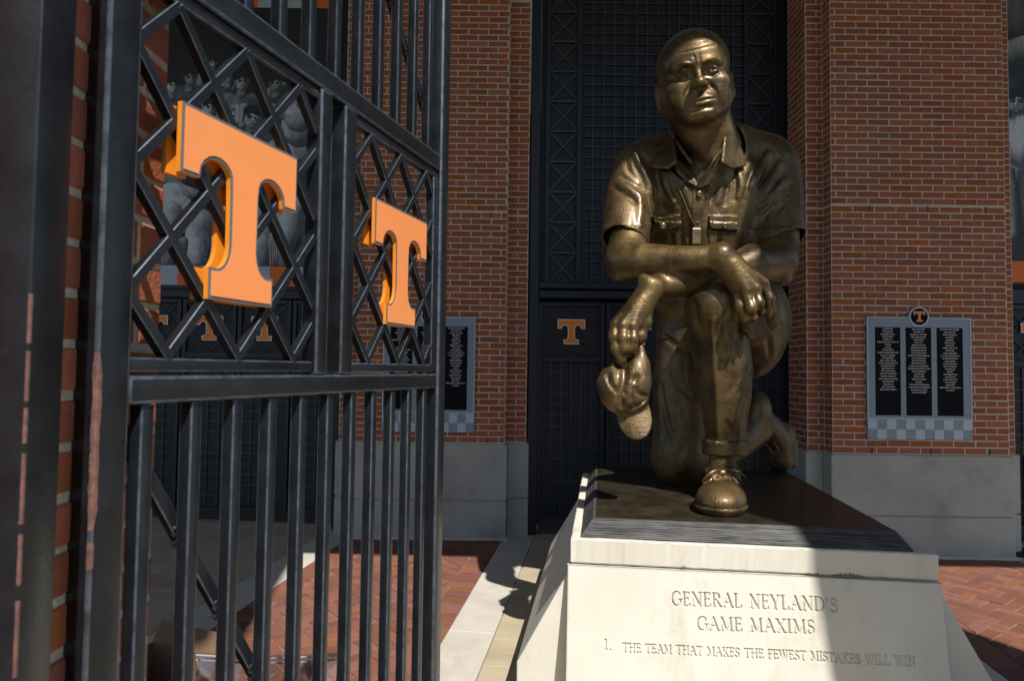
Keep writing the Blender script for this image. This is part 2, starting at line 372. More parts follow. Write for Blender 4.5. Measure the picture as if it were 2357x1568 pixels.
# ---- head frame: origin between the eyes, units of life-size centimetres
HS = 2.48/100
h_or = at(1605, 163, 3.98)
yaw, rol, pit = math.radians(9), math.radians(7), math.radians(-9)
f0 = np.array([-math.sin(yaw)*math.cos(pit), -math.cos(yaw)*math.cos(pit), math.sin(pit)])
r0 = np.array([math.cos(yaw), -math.sin(yaw), 0]); u0 = np.cross(r0, -f0); u0 = u0/np.linalg.norm(u0)
hx = r0*math.cos(rol)+u0*math.sin(rol); hz = u0*math.cos(rol)-r0*math.sin(rol); hy = f0
HR = np.stack([hx, hy, hz], 1)
def hp(x, y, z): return h_or + HS*(HR@np.array([x, y, z], float))
def hl(P): return ((P-h_or)@HR)/HS
def head(s):
    e = lambda c, r, k, op='u', R=None: s.ell(hp(*c), np.array(r)*HS, HR if R is None else HR@R, k*HS, op)
    def ch(pts, r, k, op='u'):
        rs = [q*HS for q in r] if hasattr(r, '__len__') else r*HS
        s.chain([hp(*p) for p in pts], rs, k*HS, op)
    def rotz(d): c, q = math.cos(math.radians(d)), math.sin(math.radians(d)); return np.array([[c, -q, 0], [q, c, 0], [0, 0, 1.]])
    def rotx(d): c, q = math.cos(math.radians(d)), math.sin(math.radians(d)); return np.array([[1., 0, 0], [0, c, -q], [0, q, c]])
    def front(x, z):
        """point of the face surface at (x, z), seen from straight ahead"""
        y = np.linspace(4, -8, 120); v = s.ev(hp(x, 0, z)+np.outer(y*HS, hy), .05); k = np.nonzero(v < 0)[0]
        if not len(k): return -4.0
        i = max(int(k[0]), 1); return y[i-1]+(y[i]-y[i-1])*v[i-1]/(v[i-1]-v[i]+1e-9)
    def line(pts, r, k, op='x', lift=0.0, n=4):
        Q = [np.array(p) for p in spline([(x, 0, z) for x, z in pts], n)]; Q = [(p[0], front(p[0], p[2])+lift, p[2]) for p in Q]; m_ = len(Q)
        rs = np.interp(np.linspace(0, 1, m_), np.linspace(0, 1, len(r)), r) if hasattr(r, '__len__') else [r*(.4+.6*math.sin(math.pi*(i+.5)/m_)) for i in range(m_)]
        return Q, list(rs), k, op
    def put(l): ch(l[0], l[1], l[2], l[3])
    e((0, -9.0, 3.3), (8.75, 9.9, 8.7), 1)                     # cranium
    e((0, -6.3, 3.2), (7.9, 7.3, 6.2), 2.0)                    # forehead
    e((0, -6.8, -3.8), (7.7, 7.0, 7.4), 2.4)                   # face
    for g in (-1, 1):
        ch([(g*7.1, -8.8, -1.5), (g*6.9, -7.6, -5.6), (g*5.0, -4.2, -8.3), (g*2.6, -1.9, -9.7)], [1.7, 1.9, 1.8, 1.8], 2.4)   # jaw
        e((g*5.0, -2.1, -2.7), (2.5, 2.0, 1.6), 2.0)           # cheekbone
        e((g*4.2, -2.2, -5.6), (2.5, 2.3, 2.6), 2.0)           # cheek by the mouth
    e((0, -1.5, -9.9), (2.8, 2.3, 2.0), 1.6)                   # chin
    e((0, -1.5, -6.8), (3.5, 2.5, 2.6), 1.8)                   # muzzle
    ch([(-5.0, -.9, 1.5), (-2.8, .35, 1.75), (0, .55, 1.7), (2.8, .35, 1.75), (5.0, -.9, 1.5)], [.75, .85, .75, .85, .75], 1.4)
    for g in (-1, 1):
        e((g*3.5, 1.30, -.15), (2.6, 1.45, 1.25), 1.1, 'x')    # eye socket
        e((g*1.55, 1.75, -.6), (.7, 1.4, 1.5), 1.0, 'x')       # beside the bridge
    ch([(0, .15, 1.6), (0, .85, -.5), (0, 2.05, -2.9)], [.72, .70, .92], 0.8)
    e((0, 2.15, -3.2), (1.15, 1.05, .92), .8)
    for g in (-1, 1):
        e((g*1.22, .95, -3.50), (.80, 1.05, .74), .9)         # nostril wing
        e((g*.68, 1.75, -4.18), (.40, .70, .36), .2, 'x')
    for g in (-1, 1):                                          # eye: ball, lids, pupil
        ec = (g*3.4, -1.45, -.15); e(ec, (1.58, 1.58, 1.58), .04); c0 = hp(*ec)
        def lid(P, c0=c0, up=True):
            q = ((P-c0)@HR)/HS; rr = np.linalg.norm(q, axis=1); sh = np.maximum(rr-1.86, 1.3-rr)
            edge = (.30-.06*q[:, 0]**2)-q[:, 2] if up else q[:, 2]+.42-.06*q[:, 0]**2
            return np.maximum(sh, edge)*HS
        s.fn(lid, c0, 2.0*HS, .22*HS); s.fn(lambda P, c0=c0: lid(P, c0, False), c0, 2.0*HS, .22*HS)
        e((g*3.4+.12, .12, -.02), (.50, .42, .46), .04, 'x')   # pupil
    L_ = []
    for g in (-1, 1):
        L_.append(line([(g*1.9, -1.35), (g*3.4, -1.75), (g*4.9, -1.15)], .15, .5))                                   # under the eye
        L_.append(line([(g*2.0, .55), (g*3.3, 1.05), (g*4.9, .55)], .20, .3))                                         # fold of the lid
        L_.append(line([(g*.62, 1.2), (g*.55, 2.4), (g*.8, 3.4)], .20, .35))                                          # frown
        L_.append(line([(g*1.9, -2.9), (g*2.8, -4.2), (g*3.7, -5.6), (g*4.0, -7.2)], [.16, .32, .26, .1], .9))        # nasolabial
        L_.append(line([(g*5.3, .2), (g*6.1, .6)], .16, .3)); L_.append(line([(g*5.3, -.5), (g*6.2, -.7)], .16, .3))
    L_.append(line([(-4.6, 4.9), (-1.6, 4.6), (1.6, 4.8), (4.6, 5.3)], .13, .4)); L_.append(line([(-3.6, 6.2), (0, 6.0), (3.4, 6.5)], .12, .4))
    L_.append(line([(-2.2, -9.0), (0, -8.7), (2.2, -8.9)], .32, 1.0))                                                # under the lip
    L_.append(line([(0, -4.6), (0, -5.6)], .30, .5))
    lips = [line([(-2.7, -6.95), (-1.1, -6.55), (0, -6.68), (1.1, -6.52), (2.8, -6.78)], [.12, .34, .28, .34, .12], .4, 'u', -.14),
            line([(-2.4, -7.6), (0, -7.9), (2.5, -7.45)], [.15, .42, .15], .5, 'u', -.18)]
    brows = [line([(g*1.3, 1.55), (g*2.6, 1.95), (g*4.1, 2.1), (g*5.5, 1.3)], [.2, .36, .32, .14], .4, 'u', -.06) for g in (-1, 1)]
    for l in L_+lips+brows: put(l)
    put(line([(-3.1, -7.25), (-1.3, -7.12), (0, -7.2), (1.3, -7.08), (3.3, -7.0)], [.24, .2, .2, .2, .28], .12))     # mouth
    for x0_ in np.linspace(1.4, 5.0, 9):                                                                              # hairs of the brows
        for g in (-1, 1): put(line([(g*x0_, 1.45+.5*math.sin((x0_-1.4)*.8)), (g*(x0_+.35), 2.15+.5*math.sin((x0_-1.4)*.8))], .09, .1, 'x', .0, 2))
    for g in (-1, 1):                                          # ears
        R = rotz(g*-22)@rotx(-8)
        e((g*8.9, -9.6, -2.6), (.95, 2.2, 3.4), .5, 'u', R)
        e((g*9.75, -8.5, -2.1), (.85, 1.35, 2.3), .25, 'x', R)
        e((g*9.1, -8.6, -2.6), (.5, .5, .8), .3)
        e((g*8.7, -8.9, -5.2), (.75, .95, .9), .5)
    def hair(P):
        q = hl(P); x, y, z = q[:, 0], q[:, 1], q[:, 2]
        yl = -6.5+(z-3.6)*1.25+np.exp(-(x+.6)**2/9)*1.5-np.exp(-((np.abs(x+.2)-5.0)/1.7)**2)*1.3
        yl = np.where(z < 3.6, -6.5-0.12*(3.6-z), yl); g = (y-yl)*0.7
        g = np.maximum(g, np.where(y > -11, -4.2-z, -8-z)*.8); ear = 3.5-np.sqrt((y+9.2)**2+((z+2.4)*.85)**2)
        return np.maximum(g, np.where(np.abs(x) > 6, ear, -9))
    def strands(P):
        q = hl(P); g = np.clip(-hair(P)*.9, 0, 1); g = g*g*(3-2*g)
        ph = q[:, 0]*3.0+1.3*np.sin(q[:, 1]*.6+q[:, 2]*.3)+q[:, 2]*1.1*np.sign(q[:, 0])
        return g*HS*(.18+.06*np.sin(ph)+.05*np.sin(ph*2.3+q[:, 1]))
    s.disp(strands, hp(0, -9, 3), 14*HS)

fig = Sculpt(); head(fig)
# ---- neck and the chest seen in the open collar
nb = at(1640, 345, 4.42)
fig.rc(hp(0, -11.0, -5.5), nb, .160, .185, .07)
fig.ell(at(1628, 420, 4.47), (.22, .20, .22), None, .06)
for g in (-1, 1): fig.rc(hp(g*5.6, -10.5, -7), nb+np.array([g*.05, -.155, -.10]), .035, .028, .09)     # neck muscle
# ---- his right arm (towards the left of the picture), forearm lying over the other
fig.chain([at(1452, 470, 4.38), at(1448, 540, 4.30), at(1440, 596, 4.18)], [.125, .125, .118], .05)
fig.chain([at(1438, 600, 4.17), at(1480, 602, 4.08), at(1545, 603, 3.99), at(1610, 597, 3.91), at(1652, 592, 3.87)], [.112, .112, .098, .078, .070], .05)
fig.ell(at(1425, 628, 4.19), (.055, .06, .05), None, .05)
# ---- his left arm, crossing below and behind
fig.chain([at(1785, 470, 4.45), at(1788, 545, 4.38), at(1786, 598, 4.28)], [.135, .135, .128], .05)
fig.chain([at(1782, 602, 4.26), at(1735, 606, 4.18), at(1660, 632, 4.09), at(1590, 655, 4.02), at(1520, 660, 3.97), at(1497, 664, 3.95)], [.125, .125, .095, .075, .064, .060], .05)
fig.ell(at(1800, 640, 4.30), (.06, .07, .05), None, .05)
def hand(s, wrist, knuck, fingers, rw, rk, k=.035):
    for kn in knuck: s.chain([wrist, wrist*.45+kn*.55, kn], [rw, (rw+rk)*.52, rk], k)
    for f in fingers:
        n = len(f); s.chain(f, [rk*(1.0-.30*i/(n-1)) for i in range(n)], .012)
        for q in f[1:-1]: s.ell(q, (rk*.98,)*3, None, .02)
# his right hand, back of the hand to the viewer, draped over the knee
W = at(1660, 592, 3.86)
K = [at(1697, 672, 3.845), at(1716, 672, 3.80), at(1737, 667, 3.80), at(1755, 654, 3.84)]
FG = [[K[0], at(1703, 706, 3.82), at(1716, 732, 3.83), at(1721, 750, 3.86)],
      [K[1], at(1727, 709, 3.775), at(1732, 733, 3.82)],
      [K[2], at(1745, 697, 3.78), at(1750, 720, 3.83)],
      [K[3], at(1770, 688, 3.83), at(1774, 722, 3.85), at(1776, 748, 3.88)],
      [at(1690, 650, 3.90), at(1700, 712, 3.95), at(1716, 752, 3.95), at(1727, 774, 3.95)]]
hand(fig, W, K, FG, .066, .0335)
for kn in K:                                                   # tendons
    fig.rc(W*.7+kn*.3+np.array([0, -.045, .01]), kn+np.array([0, -.022, .012]), .012, .013, .03)
for f in FG[:4]: fig.ell(f[-1]+np.array([.004, -.030, .006]), (.016, .008, .02), None, .004)
# his left hand hanging down, fingers closed on the cap
W2 = at(1495, 668, 3.945)
K2 = [at(1416, 748, 3.90), at(1435, 752, 3.865), at(1458, 754, 3.86), at(1474, 742, 3.90)]
FG2 = [[K2[0], at(1413, 775, 3.87), at(1418, 803, 3.86), at(1428, 826, 3.87), at(1438, 848, 3.89)],
       [K2[1], at(1434, 778, 3.835), at(1436, 801, 3.84), at(1446, 822, 3.90)],
       [K2[2], at(1456, 780, 3.835), at(1454, 799, 3.85), at(1456, 815, 3.91)],
       [K2[3], at(1472, 772, 3.91), at(1462, 800, 3.95)],
       [at(1492, 700, 3.93), at(1487, 742, 3.90), at(1474, 776, 3.90), at(1462, 796, 3.93)]]
hand(fig, W2, K2, FG2, .058, .0325)
for kn in K2[:3]: fig.rc(W2*.7+kn*.3+np.array([-.02, -.035, .005]), kn+np.array([-.01, -.020, .012]), .011, .012, .03)
fig.chain([at(1478, 640, 3.93), at(1497, 652, 3.91), at(1512, 655, 3.92)], .022, .05)   # wrist bone
wr = fig.trace(1640, 600)

# ---- shirt
sh = Sculpt()
sh.ell(at(1622, 505, 4.60), (.44, .31, .46), None, .1)                       # chest
sh.ell(at(1560, 440, 4.50), (.22, .22, .24), None, .12); sh.ell(at(1690, 440, 4.53), (.23, .22, .24), None, .12)
sh.ell(at(1625, 640, 4.72), (.42, .30, .42), None, .15)                      # belly
SR = [at(1468, 392, 4.50), at(1450, 455, 4.44), at(1440, 520, 4.33), at(1436, 553, 4.28)]
SL = [at(1778, 390, 4.58), at(1785, 450, 4.52), at(1790, 520, 4.42), at(1794, 560, 4.37)]
sh.chain(SR, [.170, .158, .152, .150], .09)
sh.chain(SL, [.178, .172, .165, .168], .09)
sh.chain([at(1565, 335, 4.55), at(1500, 365, 4.52)], [.12, .14], .1); sh.chain([at(1690, 325, 4.56), at(1755, 358, 4.58)], [.12, .15], .1)
sh.ell(at(1630, 360, 4.66), (.30, .22, .18), None, .1)
base = sh.copy()
def cut_end(P0, d, r, dep):                                                  # hollow the sleeve mouth
    d = d/np.linalg.norm(d)
    sh.rc(P0-d*dep, P0+d*.14, r, r*1.02, .008, 'x')
dR = SR[3]-SR[2]; dL = SL[3]-SL[2]
def trim(P0, d):
    d = d/np.linalg.norm(d)
    def f(P): return np.maximum(-((P-P0)@d), np.linalg.norm(P-P0, axis=1)-.32)
    sh.fn(f, P0, .34, .006, 'x')
trim(SR[3]+np.array([0, 0, -.004]), dR+np.array([-.02, .00, -.005])); trim(SL[3], dL+np.array([.05, 0, 0]))
cut_end(SR[3], dR, .135, .10); cut_end(SL[3], dL, .152, .10)
# folds, drawn on the cloth where they show
def crease(s, pts, r=.012, k=.035, op='x', sunk=.004):
    Q = [base.trace(*p) for p in pts]
    if any(q is None for q in Q): return
    Q = spline(Q, 4); n = len(Q); sgn = 1 if op == 'x' else 1
    rs = [r*(.35+.65*math.sin(math.pi*i/(n-1))) for i in range(n)]
    s.chain([q+np.array([0, -sunk, 0]) for q in Q], rs, k, op)
def g1(*pts): return [(1313.8+x*.3809, 29.9+y*.3809) for x, y in pts]
for pts, r in (((( 360, 850), (398, 930), (436, 1010), (448, 1100)), .015), (((448, 1090), (470, 1180), (482, 1260)), .012),
               (((300, 985), (372, 1022), (432, 1064)), .011), (((252, 1050), (330, 1095), (392, 1145)), .008),
               (((330, 880), (350, 950), (400, 1005)), .010),
               (((1165, 830), (1112, 930), (1062, 1050), (1042, 1120)), .014), (((1245, 870), (1188, 962), (1130, 1045)), .013),
               (((1290, 950), (1228, 1050), (1165, 1135)), .013), (((1268, 1060), (1205, 1128), (1150, 1200)), .011), (((1300, 1130), (1230, 1190), (1165, 1240)), .010),
               (((1050, 1130), (1025, 1200), (1008, 1290)), .012), (((1330, 1030), (1290, 1090), (1240, 1130)), .009),
               (((655, 1090), (690, 1180), (716, 1290), (722, 1390)), .010), (((842, 1080), (830, 1190), (838, 1290)), .008),
               (((515, 960), (540, 1050), (590, 1130)), .013), (((600, 1000), (618, 1080), (650, 1150)), .010), (((885, 960), (868, 1050), (850, 1130)), .011),
               (((985, 945), (1000, 1040), (990, 1120)), .010), (((930, 980), (940, 1060), (930, 1150)), .008), (((540, 1130), (560, 1180), (600, 1205)), .008),
               (((660, 1240), (668, 1330), (664, 1420)), .008), (((600, 1330), (606, 1400), (590, 1440)), .008), (((900, 1340), (890, 1400), (860, 1430)), .008)):
    crease(sh, g1(*pts), r)
for pts, r in ((((385, 850), (425, 930), (462, 1010), (476, 1090)), .014), (((410, 1100), (420, 1180), (412, 1280)), .016), (((1190, 850), (1140, 940), (1090, 1050)), .016),
               (((1262, 910), (1210, 1005), (1148, 1090)), .014), (((1285, 1010), (1220, 1090), (1160, 1165)), .013), (((690, 1060), (720, 1160), (742, 1260)), .008),
               (((560, 960), (580, 1050), (620, 1140)), .012), (((1010, 950), (1030, 1040), (1010, 1110)), .013), (((300, 1030), (360, 1070), (420, 1120)), .012),
               (((905, 960), (905, 1050), (890, 1140)), .010)):
    crease(sh, g1(*pts), r, .04, 'u', -.004)
def xz(s, pts):
    out = []; ys = []
    for p in pts:
        q = s.trace(*p); out.append((q[0], q[2])); ys.append(q[1])
    return np.array(out), min(ys), max(ys)
def patch(s, src, pts, off, r=.5):
    pl, y0, y1 = xz(src, pts); c = np.array([pl[:, 0].mean(), (y0+y1)/2, pl[:, 1].mean()]); rad = max(np.ptp(pl[:, 0]), np.ptp(pl[:, 1]))*.6+.05
    s.relief(lambda P: np.maximum(poly2d(P[:, [0, 2]], pl), np.abs(P[:, 1]-c[1])-.3), off, c, max(rad, .3))
patch(sh, base, g1((735, 1045), (838, 1040), (824, 1300), (812, 1440), (712, 1440), (720, 1300)), .010)       # placket
patch(sh, base, g1((492, 1290), (662, 1285), (668, 1440), (500, 1440)), .007)                                  # pockets
patch(sh, base, g1((830, 1285), (1000, 1290), (990, 1440), (832, 1440)), .007)
patch(sh, base, g1((487, 1226), (660, 1222), (664, 1285), (640, 1308), (575, 1322), (500, 1310), (488, 1300)), .017)
patch(sh, base, g1((830, 1222), (1010, 1226), (1000, 1318), (940, 1318), (850, 1312), (828, 1292)), .017)
patch(sh, base, g1((200, 1290), (300, 1295), (400, 1288), (490, 1280), (490, 1500), (150, 1500)), .006)        # sleeve hems
patch(sh, base, g1((1050, 1305), (1200, 1296), (1400, 1310), (1420, 1500), (1040, 1500)), .006)
# open collar: a V cut to the skin, then stand and two points
vcut = at(1606, 380, 4.20)
pl = np.array([(q[0], q[2]) for q in (at(1546, 285, 4.3), at(1545, 375, 4.25), at(1572, 402, 4.22), at(1606, 428, 4.2), at(1648, 385, 4.22), at(1668, 330, 4.28), at(1680, 270, 4.3))])
sh.fn(lambda P: np.maximum(poly2d(P[:, [0, 2]], pl), P[:, 1]-4.62), vcut, .45, .012, 'x')
def collar(P):
    ab = nb-hp(0, -11.0, -5.5); a0 = hp(0, -11.0, -5.5); t = np.clip((P-a0)@ab/(ab@ab), 0, 1); d = np.linalg.norm(P-(a0+t[:, None]*ab), axis=1)-(.160+.025*t)
    band = np.abs(d-.030)-.013
    low = nb+np.array([0, 0, .11]); n_ = np.array([.10, .34, -1.0]); n_ = n_/np.linalg.norm(n_)
    return np.maximum(np.maximum(band, -((P-low)@n_+.03)), -(4.36-P[:, 1])*-1*0+(4.33-P[:, 1]))
sh.fn(collar, nb, .34, .012)
def flap(pts, zs, th=.012):
    """a bent leaf of collar: triangles through points with their own depth, given thickness"""
    V = [at(x, y, z) for (x, y), z in zip(pts, zs)]
    tris = [(0, i, i+1) for i in range(1, len(V)-1)]
    def f(P):
        best = np.full(len(P), 9.0)
        for i, j, k in tris:
            a, b, c = V[i], V[j], V[k]; n_ = np.cross(b-a, c-a); n_ = n_/np.linalg.norm(n_)
            h = (P-a)@n_; Q = P-h[:, None]*n_
            e1 = (b-a)/np.linalg.norm(b-a); e2 = np.cross(n_, e1)
            p2 = np.stack([(Q-a)@e1, (Q-a)@e2], 1); t2 = np.array([((v-a)@e1, (v-a)@e2) for v in (a, b, c)])
            d2 = poly2d(p2, t2); best = np.minimum(best, np.where(d2 > 0, np.sqrt(d2*d2+h*h), np.abs(h))-th)
        return best
    A = np.array(V); c = (A.max(0)+A.min(0))/2; sh.fn(f, c, np.abs(A-c).max()+th, .006)
T0 = lambda p, dz=-.02: (lambda q: q[1]+dz if q is not None else 4.35)(base.trace(*p))
def fl(pts, dz, zz=None): flap(pts, [T0(p, d) for p, d in zip(pts, dz)] if zz is None else [min(T0(p, d), z) for p, d, z in zip(pts, dz, zz)])
fl([(1543, 300), (1500, 383), (1538, 386), (1554, 372), (1550, 330)], [-.03]*5, [4.42, 4.36, 4.28, 4.25, 4.32])
fl([(1545, 360), (1560, 395), (1583, 418), (1606, 431), (1590, 404), (1556, 368)], [-.03, -.02, -.015, -.012, .01, .0])
fl([(1677, 268), (1667, 325), (1661, 374), (1684, 385), (1713, 379), (1698, 318)], [-.03]*6, [4.32, 4.19, 4.165, 4.22, 4.33, 4.36])
fl([(1666, 335), (1640, 372), (1606, 431), (1630, 424), (1650, 392), (1664, 374)], [-.02]*6, [4.185, 4.195, 4.26, 4.24, 4.205, 4.17])

# ---- trousers
tr = Sculpt()
KN = at(1645, 708, 4.06)
tr.chain([KN, at(1655, 780, 4.12), at(1664, 850, 4.14), at(1668, 905, 4.15), at(1668, 965, 4.17), at(1669, 1030, 4.18)], [.168, .172, .172, .154, .130, .110], .05)
tr.ell(at(1640, 690, 4.02), (.13, .13, .10), None, .05)
tr.chain([KN, at(1690, 715, 4.40), at(1728, 735, 4.80)], [.165, .215, .25], .06)
tr.ell(at(1722, 742, 4.82), (.262, .34, .40), None, .06)
tr.chain([at(1592, 735, 4.80), at(1576, 900, 4.75), at(1570, 1030, 4.73)], [.235, .215, .205], .08)
tr.ell(at(1566, 1060, 4.71), (.195, .19, .20), None, .06)
tr.chain([at(1575, 1062, 4.78), at(1650, 1040, 5.0), at(1732, 985, 5.20)], [.18, .175, .145], .07)
tr.ell(at(1735, 945, 5.18), (.125, .14, .16), None, .07)
tr.ell(at(1650, 770, 4.85), (.34, .28, .30), None, .12)
tbase = tr.copy(); base = tbase
def g2(*pts): return [(1313.8+x*.3809, 507.6+y*.3809) for x, y in pts]
for pts, r, op in ((((858, 600), (866, 800), (880, 1000), (886, 1200), (890, 1320)), .016, 'u'), (((745, 520), (760, 620), (800, 700)), .012, 'x'), (((720, 470), (790, 440), (860, 420)), .010, 'u'),
                   (((940, 560), (900, 640), (880, 700)), .008, 'x'), (((1020, 700), (980, 780), (930, 860)), .010, 'x'), (((1070, 880), (1010, 960), (960, 1040)), .010, 'x'),
                   (((1040, 1020), (1000, 1120), (970, 1220)), .010, 'u'), (((930, 620), (960, 760), (960, 900)), .010, 'u'), (((1000, 1200), (1010, 1260), (1020, 1320)), .010, 'u'),
                   (((940, 1230), (950, 1280), (955, 1330)), .008, 'x'), (((1180, 480), (1230, 560), (1260, 660)), .012, 'x'), (((1150, 640), (1190, 720), (1200, 820)), .010, 'x'),
                   (((560, 700), (640, 760), (720, 800)), .014, 'x'), (((600, 900), (660, 1000), (720, 1060)), .012, 'x'), (((640, 1120), (660, 1250), (650, 1380)), .018, 'u'), (((540, 1000), (560, 1150), (600, 1300)), .012, 'x')):
    crease(tr, g2(*pts), r, .035, op, .004 if op == 'x' else -.004)
ck = at(1668, 1030, 4.18)                                                    # turned-up cuff
lo_, hi_ = at(1668, 1046, 4.18)[2], at(1668, 1013, 4.18)[2]
def cuff(P):
    q = P-ck; ang = np.arctan2(q[:, 0], -q[:, 1]); top = hi_+.006*np.sin(ang*4); rr = np.hypot(q[:, 0], q[:, 1])
    return np.maximum(np.maximum(rr-(.134+.06*(P[:, 2]-lo_)), (.085-rr)), np.maximum(P[:, 2]-top, lo_-P[:, 2]))
tr.fn(lambda P: np.maximum(P[:, 2]-lo_, -99)*0+np.maximum(P[:, 2]-(lo_+.004), np.linalg.norm(P[:, :2]-ck[:2], axis=1)-.2), ck+np.array([0, 0, -.15]), .18, .004, 'x')
tr.fn(cuff, ck, .2, .006)
tr.fn(lambda P: P[:, 2]-PLATE_H+.004, at(1600, 1110, 4.7)*np.array([1, 1, 0])+np.array([0.2, .2, PLATE_H-.2]), .9, .01, 'x')

# ---- shoes
def sole_level(P, z0): return z0-P[:, 2]
def front_shoe():
    s = Sculpt(); o = np.array([*onh(1655, 1191, PLATE_H)[:2], PLATE_H]); ax = np.array([.335, .942, 0]); sx = np.array([.942, -.335, 0]); R = np.stack([sx, ax, [0, 0, 1.]], 1)
    q = lambda x, y, z: o+R@np.array([x, y, z], float)
    s.ell(q(0, .16, .060), (.133, .175, .082), R, .05); s.ell(q(0, .10, .06), (.10, .10, .070), R, .04); s.ell(q(.004, .31, .075), (.112, .20, .092), R, .08)
    s.ell(q(.0, .53, .09), (.095, .13, .12), R, .08); s.chain([q(.004, .36, .115), q(.0, .48, .15)], [.075, .075], .06); s.chain([q(-.004, .50, .13), q(-.012, .545, .32)], [.082, .072], .04); s.chain([q(-.005+.093*math.cos(t), .505+.098*math.sin(t), .175+.02*math.sin(t)) for t in np.linspace(0, 2*math.pi, 15)], .017, .02)
    b0 = s.copy()
    s.relief(lambda P: np.maximum(P[:, 2]-PLATE_H-.040, -9), .014, q(0, .3, .03), .5)                 # welt and sole
    s.chain([q(-.125, .20, .07), q(-.06, .145, .118), q(.0, .135, .126), q(.06, .145, .118), q(.125, .20, .07)], .005, .010, 'x')
    for g in (-1, 1): s.chain([q(g*.112, .30, .09), q(g*.06, .20, .135), q(g*.045, .32, .175)], .006, .010, 'x')
    s.relief(lambda P: np.maximum(np.abs((P-o)@sx)-.036-.10*(((P-o)@ax)-.2), np.maximum(np.maximum(.195-((P-o)@ax), ((P-o)@ax)-.33), .09-(P[:, 2]-PLATE_H))), -.010, q(0, .3, .2), .2)
    s.fn(lambda P: P[:, 2]-PLATE_H-.0, q(0, .3, -.2), .6, .003, 'x')
    return s, q
fs, fq = front_shoe()
rs_ = Sculpt()
rs_.chain([at(1748, 968, 5.24), at(1772, 992, 5.28), at(1792, 1022, 5.30), at(1796, 1056, 5.30)], [.105, .115, .108, .098], .06)
rs_.ell(at(1802, 1000, 5.36), (.09, .10, .10), None, .06)
rs_.chain([at(1812, 985, 5.38), at(1824, 1020, 5.38), at(1822, 1066, 5.36)], [.035, .038, .045], .025)
rs_.chain([at(1748, 1000, 5.16), at(1764, 1036, 5.20), at(1785, 1070, 5.24)], .007, .012, 'x')
rs_.fn(lambda P: P[:, 2]-PLATE_H, at(1796, 1100, 5.3)*np.array([1, 1, 0])+np.array([0, 0, PLATE_H-.2]), .5, .003, 'x')

# ---- cap
cp = Sculpt(); D = 3.90
cp.ell(at(1418, 897, D), (.098, .085, .125), None, .04)
cp.ell(at(1462, 880, D), (.075, .080, .150), None, .05)
cp.ell(at(1445, 915, D+.02), (.11, .09, .10), None, .05)
cp.chain([at(1474, 800, D+.01), at(1480, 840, D), at(1474, 880, D-.02)], [.018, .040, .060], .04)
cp.chain([at(1412, 836, D), at(1406, 862, D), at(1408, 890, D-.01)], [.014, .032, .060], .03)
cp.chain([at(1392, 858, D+.01), at(1388, 880, D)], [.020, .04], .03)
cp.chain([at(1452, 838, D), at(1452, 862, D-.03)], [.012, .035], .03)
for pts, r in ((((1437, 850), (1434, 880), (1427, 905), (1430, 935)), .016), (((1466, 868), (1450, 890), (1440, 905)), .012), (((1398, 862), (1404, 885), (1418, 900)), .012), (((1462, 895), (1468, 905), (1488, 915)), .010), (((1440, 905), (1452, 918), (1462, 935)), .010)):
    Q = [cp.trace(*p) for p in pts]; cp.chain(spline([v for v in Q if v is not None], 3), r*.8, .022, 'x')
Q = [cp.trace(*p) for p in ((1452, 885), (1446, 902), (1450, 925))]; cp.chain(spline([v+np.array([0, .004, 0]) for v in Q], 3), .012, .03)
bn = np.array([-.18, -.93, .32]); bn = bn/np.linalg.norm(bn); bl = at(1470, 1016, D+.04)-at(1455, 940, D); bl = bl-bn*(bl@bn); bl = bl/np.linalg.norm(bl); bx = np.cross(bl, bn)
BR = np.stack([bx, bn, bl], 1); bc = at(1459, 955, D-.01)
def bill(P):
    q = (P-bc)@BR; y = q[:, 1]+2.2*q[:, 0]**2; d = np.hypot(q[:, 0]/.098, q[:, 2]/.148)
    return np.maximum((d-1)*.09, np.abs(y)-.011)
cp.fn(bill, bc, .18, .012)
Q = [cp.trace(*p) for p in ((1424, 957), (1442, 950), (1462, 938), (1487, 920))]; cp.chain(spline([v for v in Q if v is not None], 3), .006, .010, 'x')

# ---- meshes
VOX = 0.0062
def bounds(s, pad=.03):
    lo = np.min([c-r for kd, f, c, r, k in s.ops if kd == 'u'], 0); hi = np.max([c+r for kd, f, c, r, k in s.ops if kd == 'u'], 0); return lo-pad, hi+pad
o_fig = spart('figure', fig.mesh('figure', *bounds(fig), VOX*.68), M_SKIN)
o_shirt = spart('shirt', sh.mesh('shirt', *bounds(sh), VOX*1.05), M_CLOTH)
o_tr = spart('trousers', tr.mesh('trousers', *bounds(tr), VOX*1.35), M_CLOTH)
o_shoe = spart('shoe', fs.mesh('shoe', *bounds(fs), VOX*.8), M_CLOTH)
o_shoe2 = spart('shoe', rs_.mesh('shoe', *bounds(rs_), VOX*1.3), M_CLOTH)
o_cap = spart('cap', cp.mesh('cap', *bounds(cp), VOX*.8), M_CLOTH); o_cap['label'] = 'crumpled cap hanging by its crown from the fingers'
inv = Matrix.Translation(-Vector(statue.location))
def sub(mb, name, m, parent, **kw):
    o = mb.build(name, m, None, **kw); o.parent = parent; o.matrix_parent_inverse = inv if parent is statue else Matrix.Identity(4); return o
